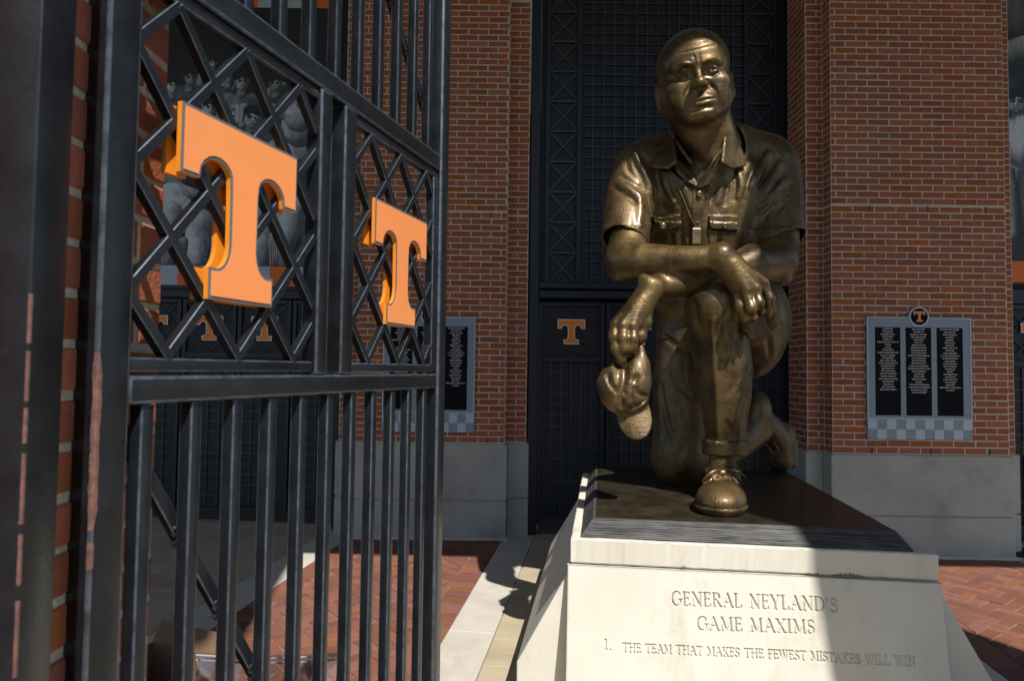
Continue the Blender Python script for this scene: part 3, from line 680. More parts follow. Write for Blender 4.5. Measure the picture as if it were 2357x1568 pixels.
# buttons
for p in g1((555, 1290), (930, 1287), (775, 1097)):
    q = sh.trace(*p); mb = MB(); n = 20
    vs = []; prof = [(0, -.010), (.010, -.010), (.014, -.014), (.019, -.012), (.020, -.004), (.020, .012)]
    for rad, dy in prof[1:]: vs += [(q[0]+rad*math.cos(2*math.pi*i/n), q[1]+dy, q[2]+rad*math.sin(2*math.pi*i/n)) for i in range(n)]
    fs_ = [(k*n+i, k*n+(i+1) % n, (k+1)*n+(i+1) % n, (k+1)*n+i) for k in range(len(prof)-2) for i in range(n)]+[tuple(range(n))]
    mb.add(vs, fs_); sub(mb, 'button', M_SKIN, statue, smooth=True)
# whistle on its cord
wq = sh.trace(*g1((742, 1360))[0]); wc = wq+np.array([0, -.045, 0])
mb = MB(); mb.box(wc+np.array([-.028, -.022, -.053]), wc+np.array([.028, .026, .052]))
whistle = sub(mb, 'whistle', M_SKIN, statue, bevel=.005)
mb = MB(); mb.box(wc+np.array([-.018, -.0232, .020]), wc+np.array([.018, -.010, .032])); sub(mb, 'whistle_slot', M_PLATE, statue)
mb = MB(); top = wc+np.array([.006, -.01, .075])
mb.tube([top+.016*np.array([math.cos(t), 0, math.sin(t)]) for t in np.linspace(0, 2*math.pi, 17)], .006, 6)
for pts in (((640, 1050), (662, 1095), (700, 1190), (735, 1270), (746, 1292)), ((842, 1040), (826, 1110), (800, 1190), (768, 1265), (756, 1292))):
    Q = [sh.trace(*p) for p in g1(*pts)]; Q = [q+np.array([0, -.012, 0]) for q in Q]; Q[-1] = top; mb.tube(spline(Q, 5), .007, 6)
sub(mb, 'whistle_cord', M_SKIN, statue, smooth=True)
# laces: crossings and a bow
mb = MB()
def topz(x, y):
    z = np.linspace(.36, 0, 200); v = fs.ev(np.array([fq(x, y, q) for q in z]), .1); k = np.nonzero(v < 0)[0]; return z[k[0]] if len(k) else .1
for yy, w_ in ((.205, .044), (.235, .048), (.265, .052), (.295, .055)):
    for g in (-1, 1):
        mb.tube(spline([fq(x, yy+.018*(x*g/w_+1)/2, topz(x, yy+.018*(x*g/w_+1)/2)+.006) for x in (-g*w_, -g*w_*.5, 0, g*w_*.5, g*w_)], 3), .0085, 6)
kn = fq(0, .315, topz(0, .315)+.014)
for g in (-1, 1):
    loop = [kn, kn+np.array([g*.045, -.05, .02]), kn+np.array([g*.10, -.07, -.005]), kn+np.array([g*.125, -.05, -.05]), kn+np.array([g*.09, -.055, -.045]), kn+np.array([g*.04, -.03, -.01]), kn]
    mb.tube(spline(loop, 5), .0075, 6)
    mb.tube(spline([kn, kn+np.array([g*.04, -.05, -.02]), kn+np.array([g*.07, -.085, -.06]), kn+np.array([g*.055, -.10, -.10])], 5), .0075, 6)
mb.tube([kn+np.array([-.018, -.01, 0]), kn+np.array([0, -.016, .002]), kn+np.array([.018, -.01, 0])], .015, 8)
sub(mb, 'shoelace', M_SKIN, statue, smooth=True)
mb = MB(); kn = at(1768, 1030, 5.15)
mb.tube(spline([kn, kn+np.array([.03, -.03, .03]), kn+np.array([.06, -.02, -.02]), kn+np.array([.02, -.02, -.05])], 4), .008, 6)
mb.tube(spline([kn+np.array([-.04, .02, .04]), kn, kn+np.array([.03, -.01, -.06])], 4), .008, 6)
sub(mb, 'shoelace', M_SKIN, statue, smooth=True)
# ---- bronze base plate with a ribbed, battered edge
pa = onh(1365, 1193, PLATE_H); pw, pd = 1.475, 1.98
def plate_pt(u, v, z): return pa+b_dir*u+a_dir*v+np.array([0, 0, z-PLATE_H])
def ring(off, z, n, jit, seed):
    r_ = np.random.default_rng(seed); pts = []; ph = r_.random(8)*6.28
    wv = lambda q: jit*(math.sin(q*3+ph[0])+.7*math.sin(q*7.3+ph[1])+.6*math.sin(q*17+ph[2])+.5*math.sin(q*31+ph[3])) if jit else 0
    cs = [(-off, -off), (pw+off, -off), (pw+off, pd+off), (-off, pd+off)]
    for (u0_, v0_), (u1_, v1_) in zip(cs, cs[1:]+cs[:1]):
        for i in range(n):
            t = i/n; j = wv(t*2.2+u0_) if i else 0; jz = .7*wv(t*2.2+4) if i else 0
            pts.append(plate_pt(u0_+(u1_-u0_)*t-(j if v0_ != v1_ else 0), v0_+(v1_-v0_)*t-(j if v0_ == v1_ else 0), z+jz))
    return pts
NR = 60; rings = []; nl = 11
rings.append(ring(-.012, PLATE_H, NR, 0, 1))
for i in range(nl):
    z1_ = PLATE_H-.003-.082*i/nl; z0_ = PLATE_H-.003-.082*(i+.72)/nl; oo = .062*(i+.3)/nl
    rings.append(ring(oo+.0015*math.sin(i*2.1), z1_, NR, .0008, 10+i)); rings.append(ring(oo+.005, z0_, NR, .0008, 30+i)); rings.append(ring(oo-.001, z0_-.002, NR, .0006, 50+i))
rings.append(ring(.060, PLATE_H-.088, NR, 0, 2))
V = [p for r_ in rings for p in r_]; n = 4*NR
mb = MB(); mb.add(V[:n], [tuple(range(n))]); sub(mb, 'base_plate', M_PLATE, statue); 
bpm = MB(); bpm.add(V, [(k*n+i, k*n+(i+1) % n, (k+1)*n+(i+1) % n, (k+1)*n+i) for k in range(len(rings)-1) for i in range(n)]+[tuple(range((len(rings)-1)*n, len(rings)*n))])
sub(bpm, 'ribbed_edge', M_RIB, statue)

# ================================================================ GROUND
def uv(u, v, z=0.0): return b_dir*u + a_dir*v + np.array([0, 0, z])
def uvframe(u, v, z): return uv(u, v, z)
mb = MB(); mb.add([(-400, -400, -.03), (400, -400, -.03), (400, 400, -.03), (-400, 400, -.03)], [(0, 1, 2, 3)])
tag(mb.build('ground', M_ASPHALT), kind='structure')
pave = empty('concrete_paving'); pave['kind'] = 'structure'
def slab(u0, u1, v0, v1, m, name='slab', z=0.0, bev=.004):
    g = .003; mb = MB(); mb.prism([(u0+g, v0+g), (u1-g, v0+g), (u1-g, v1-g), (u0+g, v1-g)], -.10, z, uvframe); return mb.build(name, m, pave, bevel=bev, seg=1)
for v0, v1 in ((-3, .9), (.9, 2.5), (2.5, 4.12), (4.12, 5.75), (5.75, 7.45)): slab(-.70, 2.05, v0, v1, M_SLAB)
for v0, v1 in ((-3, 1.2), (1.2, 3.4), (3.4, 5.05), (5.05, 6.35), (6.35, 7.45)): slab(-6.5, -2.94, v0, v1, M_SLAB)
for u0, u1 in ((-2.94, -2.60), (-1.02, -.70), (2.05, 2.37), (3.985, 4.30)):
    for v0, v1 in ((-3, .3), (.3, 2.1), (2.1, 4.62), (4.62, 6.55), (6.55, 7.9)): slab(u0, u1, v0, v1, M_BAND, 'band')
slab(4.30, 8, -3, 4.5, M_SLAB); slab(4.30, 8, 4.5, 8, M_SLAB)
M_THR = mat('red_brown_threshold', (0.16, 0.085, 0.06), (0.12, 0.065, 0.045), 5, 0.85, bump=.3)
slab(-.70, 2.05, 7.45, 9.0, M_THR, 'threshold'); slab(-6.5, -2.94, 7.45, 9.0, M_THR, 'threshold')

def clip(poly, u0, u1, v0, v1):
    def half(P, ax, lim, sgn):
        out = []
        for i in range(len(P)):
            a, b = P[i], P[(i+1) % len(P)]; da, db = sgn*(a[ax]-lim), sgn*(b[ax]-lim)
            if da <= 0: out.append(a)
            if (da < 0 < db) or (db < 0 < da): t = da/(da-db); out.append((a[0]+(b[0]-a[0])*t, a[1]+(b[1]-a[1])*t))
        return out
    for ax, lim, sgn in ((0, u0, -1), (0, u1, 1), (1, v0, -1), (1, v1, 1)):
        poly = half(poly, ax, lim, sgn)
        if len(poly) < 3: return []
    return poly
def area(P): return abs(sum(P[i][0]*P[(i+1) % len(P)][1]-P[(i+1) % len(P)][0]*P[i][1] for i in range(len(P))))/2
_pm = {}
def paver_mesh(hx_, hy_):
    k = (round(hx_, 4), round(hy_, 4))
    if k not in _pm:
        b = .0035; v = [(x*hx_, y*hy_, -.06) for x, y in ((-1,-1),(1,-1),(1,1),(-1,1))]+[(x*hx_, y*hy_, -b) for x, y in ((-1,-1),(1,-1),(1,1),(-1,1))]+[(x*(hx_-b), y*(hy_-b), 0) for x, y in ((-1,-1),(1,-1),(1,1),(-1,1))]
        f = [(8, 9, 10, 11)]+[(i+k_*4, (i+1) % 4+k_*4, (i+1) % 4+4+k_*4, i+4+k_*4) for k_ in (0, 1) for i in range(4)]
        me = bpy.data.meshes.new('paver'); me.from_pydata(v, [], f); me.materials.append(M_PAVER); _pm[k] = me
    return _pm[k]
def paving(name, u0, u1, v0, v1):
    root = empty(name); root['kind'] = 'structure'
    mb = MB(); mb.prism([(u0, v0-3), (u1, v0-3), (u1, v1+.4), (u0, v1+.4)], -.08, -.007, uvframe); mb.build('joint_sand', M_SAND, root)
    g = .0028; L_ = .2; W_ = .1; n = 0
    def put(cu, cv, hx_, hy_, ang):
        z = random.gauss(0, .0012); c = uv(cu, cv, z)
        o = link('paver', paver_mesh(hx_-g, hy_-g), None, root, tuple(c), (random.gauss(0, .004), random.gauss(0, .004), ang-AX)); return o
    for k in range(int((v1-v0)/W_)):
        for cu in (u0+L_/2, u1-L_/2): put(cu, v0+(k+.5)*W_, L_/2, W_/2, 0)
    iu0, iu1 = u0+L_, u1-L_; c45 = math.sqrt(.5); R_ = int((v1-v0+2)/W_)+6; mid = ((iu0+iu1)/2, (v0+v1)/2)
    rest = MB()
    for x in range(-R_, R_):
        for y in range(-R_, R_):
            t = (x-y) % 4
            if t == 0: q = (x*W_, y*W_, (x+2)*W_, (y+1)*W_, 0)
            elif t == 2: q = (x*W_, (y-1)*W_, (x+1)*W_, (y+1)*W_, 1)
            else: continue
            rot = lambda p: (mid[0]+(p[0]-p[1])*c45, mid[1]+(p[0]+p[1])*c45)
            cu, cv = rot(((q[0]+q[2])/2, (q[1]+q[3])/2))
            if cu < iu0-.15 or cu > iu1+.15 or cv < v0-.15 or cv > v1+.15: continue
            P = [rot(p) for p in ((q[0]+g, q[1]+g), (q[2]-g, q[1]+g), (q[2]-g, q[3]-g), (q[0]+g, q[3]-g))]
            C_ = clip(P, iu0+g, iu1-g, v0+g, v1-g)
            if not C_ or area(C_) < .0012: continue
            if area(C_) > .99*area(P): put(cu, cv, L_/2, W_/2, math.pi/4+(math.pi/2 if q[4] else 0))
            else:
                z = random.gauss(0, .0012); m_ = MB(); m_.prism(C_, -.06, z, uvframe); m_.build('paver', M_PAVER, root, bevel=.0025, seg=1)
    return root
p_l = paving('brick_paving', -2.60, -1.02, 3.55, 7.25)
p_r = paving('brick_paving', 2.37, 3.985, 3.70, 7.25)

# ================================================================ PIERS AND FACADE
BL, BH, JT = 0.2150, 0.0661, 0.0115
_bm = {}
def brick_mesh(L_, D_):
    k = round(L_, 3)
    if k not in _bm:
        x, y, z = L_/2, D_, (BH-JT)/2; b = .003
        v = [(-x, y, -z), (x, y, -z), (x, y, z), (-x, y, z), (-x, b, -z), (x, b, -z), (x, b, z), (-x, b, z), (-x+b, 0, -z+b), (x-b, 0, -z+b), (x-b, 0, z-b), (-x+b, 0, z-b)]
        f = [(8, 9, 10, 11)]+[(i+k_*4, (i+1) % 4+k_*4, (i+1) % 4+4+k_*4, i+4+k_*4) for k_ in (0, 1) for i in range(4)]
        me = bpy.data.meshes.new('brick'); me.from_pydata(v, [], f)
        bm_ = bmesh.new(); bm_.from_mesh(me); bmesh.ops.recalc_face_normals(bm_, faces=bm_.faces); bm_.to_mesh(me); bm_.free()
        me.materials.append(M_BRICK); _bm[k] = me
    return _bm[k]
class BrickField:
    """bricks of one pier: the first `cap` are objects, the rest one joined part"""
    def __init__(s, root, cap=300): s.root = root; s.items = []; s.cap = cap
    def face(s, org, dx, length, z0, z1, lead=0.0, proud=.0025, pri=0):
        """courses on a vertical face: origin, unit direction along the face; outward normal = dx rotated -90 deg"""
        dx = np.array([dx[0], dx[1], 0.]); ang = math.atan2(dx[1], dx[0]); k = 0; z = z0
        nrm = np.array([dx[1], -dx[0], 0.])
        while z+BH <= z1+1e-6:
            off = lead if k % 2 == 0 else lead-BL/2; x = off
            while x < length-.02:
                a = max(x, 0); b = min(x+BL, length)
                if b-a > .03:
                    L_ = b-a-JT; c = np.array(org)+dx*((a+b)/2)+nrm*proud; c[2] = z+BH/2
                    s.items.append((pri+abs(z-1.7)*.2, L_, c, ang))
                x += BL
            z += BH; k += 1
    def emit(s):
        s.items.sort(key=lambda t: t[0]); rest = MB()
        for i, (p, L_, c, ang) in enumerate(s.items):
            j = np.array([random.gauss(0, .0008), random.gauss(0, .0008), random.gauss(0, .0008)])
            me = brick_mesh(round(L_, 3), .04)
            if i < s.cap: link('brick', me, None, s.root, tuple(c+j), (0, 0, ang+random.gauss(0, .003)))
            else:
                ca, sa = math.cos(ang), math.sin(ang)
                rest.add([(c[0]+j[0]+q.co.x*ca-q.co.y*sa, c[1]+j[1]+q.co.x*sa+q.co.y*ca, c[2]+j[2]+q.co.z) for q in me.vertices], [tuple(p_.vertices) for p_ in me.polygons])
        if rest.v:
            me = bpy.data.meshes.new('brickwork'); me.from_pydata(rest.v, [], rest.f); o = link('brickwork', me, M_BRICK, s.root); o['kind'] = 'stuff'
TOP = 5.86; BASE_T = .995
def pier(name, label, xl, xr, yf, sl, sr, rec=.17, back=.6):
    root = empty(name, ((xl+xr)/2, yf, 0)); tag(root, label, 'brick pier', 'brick piers of the facade')
    rinv = Matrix.Translation((-(xl+xr)/2, -yf, 0))
    class R: pass
    e = .0005
    mb = MB(); mb.box((xl+e, yf+e, BASE_T-.02), (xr-e, yf+rec+.3, 7.45)); mb.box((xl-sl+e, yf+rec+e, BASE_T-.02), (xr+sr-e, yf+back, 7.45)); core = mb.build('mortar', M_MORTAR, root)
    bf = BrickField(root, 300)
    bf.face((xl, yf, 0), (1, 0), xr-xl, BASE_T+.004, 3.448, 0, pri=0); bf.face((xl, yf, 0), (1, 0), xr-xl, 3.460, TOP, -.06, pri=.15)
    for z0, z1 in ((BASE_T+.004, 3.448), (3.460, TOP)):
        bf.face((xl-sl, yf+rec, 0), (1, 0), sl, z0, z1, -.10, pri=.5); bf.face((xr, yf+rec, 0), (1, 0), sr, z0, z1, -.10, pri=.5)
        bf.face((xl, yf+rec, 0), (0, -1), rec, z0, z1, 0, pri=.7); bf.face((xl-sl, yf+back, 0), (0, -1), back-rec, z0, z1, -.05, pri=.7)
        bf.face((xr, yf, 0), (0, 1), rec, z0, z1, 0, pri=.7); bf.face((xr+sr, yf+rec, 0), (0, 1), back-rec, z0, z1, -.05, pri=.7)
    bf.emit()
    # concrete base in two courses with a recessed joint, main block and set-back ends
    p = .028
    def blk(x0, x1, y0, y1, z0, z1): mb = MB(); mb.box((x0, y0, z0), (x1, y1, z1)); return mb.build('base_block', M_BASE, root, bevel=.012, seg=2)
    for z0, z1 in ((-.02, .395), (.405, BASE_T-.006)):
        blk(xl-p, xr+p, yf-p, yf+rec+.1, z0, z1)
        blk(xl-sl-p, xl-p-.002, yf+rec-p, yf+back, z0, z1); blk(xr+p+.002, xr+sr+p, yf+rec-p, yf+back, z0, z1)
    mb = MB(); mb.box((xl-p+.02, yf-p+.02, .38), (xr+p-.02, yf+rec, .42)); mb.box((xl-sl-p+.02, yf+rec-p+.02, .38), (xr+sr+p-.02, yf+back-.01, .42)); mb.build('base_joint', M_MORTAR, root)
    mb = MB(); mb.box((xl-p-.02, yf-p-.03, -.02), (xr+p+.02, yf-p+.02, .022)); mb.build('foot_mortar', M_BAND, root, bevel=.01)
    mb = MB()
    for i in range(1, 4):
        x = xl+(xr-xl)*(i-.35)/3
        for z in (BASE_T+.006, 3.392): mb.box((x, yf-.0075, z), (x+.012, yf+.02, z+BH-.012))
    mb.build('weep_slots', M_DOOR, root)
    for o in root.children: o.matrix_parent_inverse = rinv
    return root
pier('brick_pier', 'brick pier on grey concrete base partly hidden by the open black gate', -1.633, -.064, 7.20, .217, .229)
pier('brick_pier', 'brick pier on grey concrete base to the right of the bronze statue', 3.145, 4.873, 6.70, .175, .18, back=.62)

# near pier that carries the gate: only its inner corner shows between the iron bars
near = empty('brick_pier', (-1.4, .55, 0)); tag(near, 'sunlit brick pier edge seen close up through the bars at far left', 'brick pier')
mb = MB(); mb.box((-2.4, -.05, 0), (-.5735, 1.1045, 4.6)); mb.build('mortar', M_MORTAR, near)
bf = BrickField(near, 300); bf.face((-.57, .04, 0), (0, 1), 1.068, .55, 3.0, .03, proud=0.0); bf.face((-.57, 1.102, 0), (-1, 0), .6, .55, 3.0, 0, proud=0.0); bf.emit()
for o in near.children: o.matrix_parent_inverse = Matrix.Translation((1.4, -.55, 0))
# unseen shadow caster off to the right, outline fitted to the pedestal's broad shadow
mb = MB(); mb.prism([(2.98, 0), (5.09, 0), (5.09, 11), (3.72, 11), (3.46, 9.4), (2.98, 6.65)], 0, .6, lambda x, z, y: (x, y, z)); caster = mb.build('shadow_caster', M_BRICK); tag(caster, kind='structure')
# stadium deck overhead, unseen: outline set by where its shade should fall
HC = 7.42
land = [(-2.02, 6.58), (9.5, 6.25), (9.5, 13), (-12, 13), (-12, 3.75), (-1.62, 3.75), (-1.78, 4.95)]  # left lobe added to shade the ground behind the gate
mb = MB(); n = len(land)
lo = [(x+SUN_M*HC, y-SUN_K*HC, HC) for x, y in land]; hi = [(x, y+.0, HC+.5) for x, y, z in lo]
mb.add(lo+hi, [tuple(range(n)), tuple(range(2*n-1, n-1, -1))]+[(i, (i+1) % n, n+(i+1) % n, n+i) for i in range(n)])
tag(mb.build('unseen_shade_deck', M_BASE), kind='structure')
mb = MB(); mb.box((-12, 9.6, -.1), (14, 9.9, 7.4)); tag(mb.build('concourse_wall', M_DOOR), kind='structure')

# ================================================================ T EMBLEM
def t_outline():
    """block letter with arched shoulders and a flared foot, width 1, y up, centred on x; height 0.905"""
    half = [(.5, 0), (.5, -.31)]
    half += [(.39, -.31)]
    for t in np.linspace(0, 1, 9)[1:]:
        a = math.pi*t*.92; half.append((.25+.14*math.cos(a), -.31+.115*math.sin(a)+.02*t))
    half += [(.108, -.33), (.105, -.62)]
    for t in np.linspace(0, 1, 7)[1:]: half.append((.105+.115*(1-math.cos(t*math.pi/2)), -.62-.155*math.sin(t*math.pi/2)))
    half += [(.268, -.775), (.268, -.905)]
    return half+[(-x, y) for x, y in reversed(half)]
T_OUT = t_outline()
def offset_poly(P, d):
    n = len(P); out = []
    A = sum(P[i][0]*P[(i+1) % n][1]-P[(i+1) % n][0]*P[i][1] for i in range(n)); s = 1 if A > 0 else -1
    for i in range(n):
        a, b, c = np.array(P[i-1]), np.array(P[i]), np.array(P[(i+1) % n]); e1 = (b-a)/max(np.linalg.norm(b-a), 1e-9); e2 = (c-b)/max(np.linalg.norm(c-b), 1e-9)
        n1 = np.array([e1[1], -e1[0]])*s; n2 = np.array([e2[1], -e2[0]])*s; m_ = n1+n2; m_ = m_/max(np.linalg.norm(m_), 1e-6); out.append(tuple(b+m_*d/max(m_@n1, .5)))
    return out
def emblem(parent, frame, size, th, border, m_face=None, m_bord=None, m_side=None, proud=0.0):
    """frame(x, y, d): d outward. side body, border plate, face plate"""
    P = [(x*size, y*size) for x, y in T_OUT]
    if m_side: mb = MB(); mb.prism(offset_poly(P, border), proud, proud+th, frame); mb.build('letter_side', m_side, parent)
    mb = MB(); mb.prism(offset_poly(P, border), proud+th+.0004, proud+th+.0014, frame); mb.build('letter_outline', m_bord or M_GREY, parent)
    mb = MB(); mb.prism(P, proud+th+.0018, proud+th+.0030, frame); mb.build('letter_t', m_face or M_ORANGE, parent)

# ================================================================ DOORS AND SCREENS
def perforated():
    m = bpy.data.materials.new('perforated_sheet'); m.use_nodes = True; t = m.node_tree; N = t.nodes; L = t.links; N.clear()
    out = N.new('ShaderNodeOutputMaterial'); b = N.new('ShaderNodeBsdfPrincipled'); L.new(b.outputs[0], out.inputs[0])
    g = N.new('ShaderNodeNewGeometry'); mp = N.new('ShaderNodeMapping'); mp.inputs['Scale'].default_value = (78, 0, 78); L.new(g.outputs['Position'], mp.inputs[0])
    fr = N.new('ShaderNodeVectorMath'); fr.operation = 'FRACTION'; L.new(mp.outputs[0], fr.inputs[0])
    sb = N.new('ShaderNodeVectorMath'); sb.operation = 'SUBTRACT'; sb.inputs[1].default_value = (.5, 0, .5); L.new(fr.outputs[0], sb.inputs[0])
    ln = N.new('ShaderNodeVectorMath'); ln.operation = 'LENGTH'; L.new(sb.outputs[0], ln.inputs[0])
    lt = N.new('ShaderNodeMath'); lt.operation = 'LESS_THAN'; lt.inputs[1].default_value = .30; L.new(ln.outputs['Value'], lt.inputs[0])
    mx = N.new('ShaderNodeMix'); mx.data_type = 'RGBA'; L.new(lt.outputs[0], mx.inputs[0]); mx.inputs[6].default_value = (.020, .024, .032, 1); mx.inputs[7].default_value = (.003, .0035, .005, 1)
    L.new(mx.outputs[2], b.inputs['Base Color']); b.inputs['Roughness'].default_value = .5; b.inputs['Specular IOR Level'].default_value = .3
    return m
M_PERF = perforated()
def pbox(mb, x0, x1, y0, y1, Y0, Y1):
    """box measured on the print at depth Y0"""
    a = at((x0+x1)/2, y1, Y0); b = at((x0+x1)/2, y0, Y0); ym = (y0+y1)/2
    mb.box((at(x0, ym, Y0)[0], Y0, a[2]), (at(x1, ym, Y0)[0], Y1, b[2]))
def door_leaf(X0, X1, Y, label, top=2.52, tee=True):
    root = empty('gate_leaf', ((X0+X1)/2, Y, 0)); tag(root, label, 'gate door', 'black steel doors behind the piers'); W_ = X1-X0; cx = 0; h = W_/2
    st = .048
    for xa, xb in ((-h+.004, -h+st), (h-st, h-.004)): mb = MB(); mb.box((xa, -.02, .17), (xb, .03, top)); mb.build('stile', M_DOOR, root, bevel=.004, seg=1)
    for z0, z1 in ((.17, .225), (1.865, 1.930), (2.475, top)): mb = MB(); mb.box((-h+st+.001, -.02, z0), (h-st-.001, .03, z1)); mb.build('rail', M_DOOR, root, bevel=.004, seg=1)
    mb = MB(); mb.box((-h+st, .022, .2), (h-st, .028, 2.5)); mb.build('perforated_sheet', M_PERF, root)
    mb = MB(); x0, x1 = -h+st, h-st; nx = max(4, round((x1-x0)/.1165)); px_ = (x1-x0)/nx; nz = round((1.865-.225)/.1165); pz = (1.865-.225)/nz
    for i in range(1, nx): mb.box((x0+i*px_-.006, .004, .225), (x0+i*px_+.006, .0205, 1.865))
    for i in range(1, nz): mb.box((x0, .0065, .225+i*pz-.006), (x1, .0215, .225+i*pz+.006))
    mb.build('grid_bars', M_GRID, root)
    # diamond lattice behind the letter
    z0, z1 = 1.93, 2.475; hw = x1-x0; d = hw/4
    for i in range(-4, 9):
        for sg in (1, -1):
            xa = x0+i*d*1.0*(1); P0 = (xa, z0); s_ = (z1-z0)/(4*d)
            pts = []
            for t in (0.0, 1.0): pts.append((xa+sg*t*4*d if sg > 0 else xa+4*d-t*4*d, z0+t*(z1-z0)))
            (xa_, za_), (xb_, zb_) = pts
            ta, tb = 0, 1; dx_ = xb_-xa_
            lo_t, hi_t = sorted(((x0-xa_)/dx_, (x1-xa_)/dx_)); ta, tb = max(0, lo_t), min(1, hi_t)
            if i % 2 == 0 and tb-ta > .05:
                mb = MB(); mb.bar((xa_+dx_*ta, .011, za_+(zb_-za_)*ta), (xa_+dx_*tb, .011, za_+(zb_-za_)*tb), .008, .012, (0, 1, 0)); mb.build('lattice_bar', M_GRID, root)
    if tee:
        zt = 2.325
        emblem(root, lambda x, y, d_: (x, -.004-d_, zt+y), .285, .004, .008, M_ORANGE2, M_WHITE, None)
    for o in root.children: o.matrix_parent_inverse = Matrix.Identity(4)
    return root
def xz_at(x, y, Y): p = at(x, y, Y); return p[0], p[2]
YD = 7.45
names = ['black door with an orange letter directly left of the statue\'s hanging cap', 'black door with orange letter half hidden by the hanging bronze cap', 'black door mostly hidden behind the kneeling figure\'s legs', 'black door right behind the statue\'s rear foot']
ed = [xz_at(x, 760, YD)[0] for x in (1236, 1393, 1540, 1682, 1826)]
for i in range(4): door_leaf(ed[i]+.004, ed[i+1]-.004, YD, names[i])
YL = 7.60
names = ['leftmost black door seen through the gate bars beside the near pier', 'black door seen through the lattice with whole orange letter, left of the padlock', 'black door seen through the lattice right of the padlock', 'black door partly hidden by the gate post, next to brick pier']
ed = [xz_at(x, 760, YL)[0] for x in (292, 419, 546, 672, 790)]
for i in range(4): door_leaf(ed[i]+.004, ed[i+1]-.004, YL, names[i])
YR = 7.15
x0r = 5.175; door_leaf(x0r, x0r+.62, YR, 'black door at the right edge of the picture beyond the brick pier')

# steel frame and screen above the doors, middle opening
fr = empty('steel_screen', (1.6, 7.42, 0)); tag(fr, 'tall black steel screen of square mesh and crossed braces above the doors behind the statue', 'screen')
T = 7.40
mb = MB(); mb.box((.18, 7.40, .0), (.285, 7.56, T)); mb.build('jamb', M_DOOR, fr, bevel=.006, seg=1)
mb = MB(); mb.box((3.09, 7.40, .0), (3.30, 7.56, T)); mb.build('jamb', M_DOOR, fr, bevel=.006, seg=1)
mb = MB(); mb.box((2.99, 7.20, .0), (3.08, 7.39, T)); mb.build('jamb', M_DOOR, fr, bevel=.006, seg=1)
zt0, zt1 = at(1500, 690, YD)[2], at(1500, 672, YD)[2]
mb = MB(); mb.box((.287, 7.40, zt0), (3.088, 7.52, zt1)); mb.build('transom', M_DOOR, fr, bevel=.006, seg=1)
zs = at(1500, 667, YD)[2]; zr = at(1500, 653, YD)[2]
cols = [(1253, 1264, 1325, 1337), (1711, 1720, 1780, 1788)]
mb = MB(); mb.box((.29, 7.43, zs), (3.085, 7.49, zr)); mb.build('bottom_rail', M_DOOR, fr, bevel=.004, seg=1)
pz = 71.3/1570*YD
for a0, a1, b0, b1 in cols:
    X = [xz_at(q, 500, YD)[0] for q in (a0, a1, b0, b1)]
    for q0, q1 in ((X[0], X[1]), (X[2], X[3])): mb = MB(); mb.box((q0, 7.42, zr+.001), (q1, 7.48, T)); mb.build('stile', M_DOOR, fr, bevel=.004, seg=1)
    z = zr; k = 0
    while z < 6.0:
        z1 = z+pz
        mb = MB(); mb.box((X[1]+.001, 7.435, z1-.022), (X[2]-.001, 7.465, z1)); mb.build('cross_rail', M_GRID, fr)
        for s_ in (0, 1):
            p0, p1 = ((X[1], z+.004), (X[2], z1-.026)) if s_ == 0 else ((X[1], z1-.026), (X[2], z+.004))
            mb = MB(); mb.bar((p0[0], 7.447+.008*s_, p0[1]), (p1[0], 7.447+.008*s_, p1[1]), .018, .016, (0, 1, 0)); mb.build('brace', M_GRID, fr)
        z = z1
mb = MB(); X0, X1 = xz_at(1337, 500, YD)[0], xz_at(1711, 500, YD)[0]; n_ = round((X1-X0)/.1165)
for i in range(1, n_): x = X0+(X1-X0)*i/n_; mb.box((x-.006, 7.440, zr), (x+.006, 7.456, 6.2))
for i in range(1, 31): z = zr+i*.1165; mb.box((X0, 7.443, z-.006), (X1, 7.459, z+.006))
mb.build('grid_bars', M_GRID, fr)
mb = MB(); mb.box((.29, 7.468, zr), (3.085, 7.474, 6.4)); mb.build('perforated_sheet', M_PERF, fr)
for o in fr.children: o.matrix_parent_inverse = Matrix.Translation((-1.6, -7.42, 0))
# frames of the side openings
for nm, lab, xa, xb, yy in (('doorway', 'black steel door head and jambs under the team poster on the left', -5.2, -1.86, 7.55), ('doorway', 'black steel door frame at the right edge beyond the brick pier', 5.06, 7.0, 7.10)):
    r_ = empty(nm, ((xa+xb)/2, yy, 0)); tag(r_, lab, 'door frame')
    mb = MB(); mb.box((xa, yy, 2.53), (xb, yy+.12, 2.68)); mb.build('door_head', M_DOOR, r_, bevel=.006, seg=1)
    mb = MB(); mb.box((xa, yy+.02, 2.70), (xb, yy+.12, 2.80)); mb.build('upper_rail', M_DOOR, r_, bevel=.006, seg=1)
    mb = MB(); mb.box((xb-.09, yy-.0, 0), (xb-.0, yy+.13, 7.3)) if xa < 0 else mb.box((xa, yy+.06, 0), (xa+.02, yy+.13, 7.3)); mb.build('jamb', M_DOOR, r_)
    mb = MB(); mb.box((xa, yy+.09, 2.8), (xb, yy+.11, 7.3)); mb.build('backing', M_DOOR, r_)
    for o in r_.children: o.matrix_parent_inverse = Matrix.Translation((-(xa+xb)/2, -yy, 0))
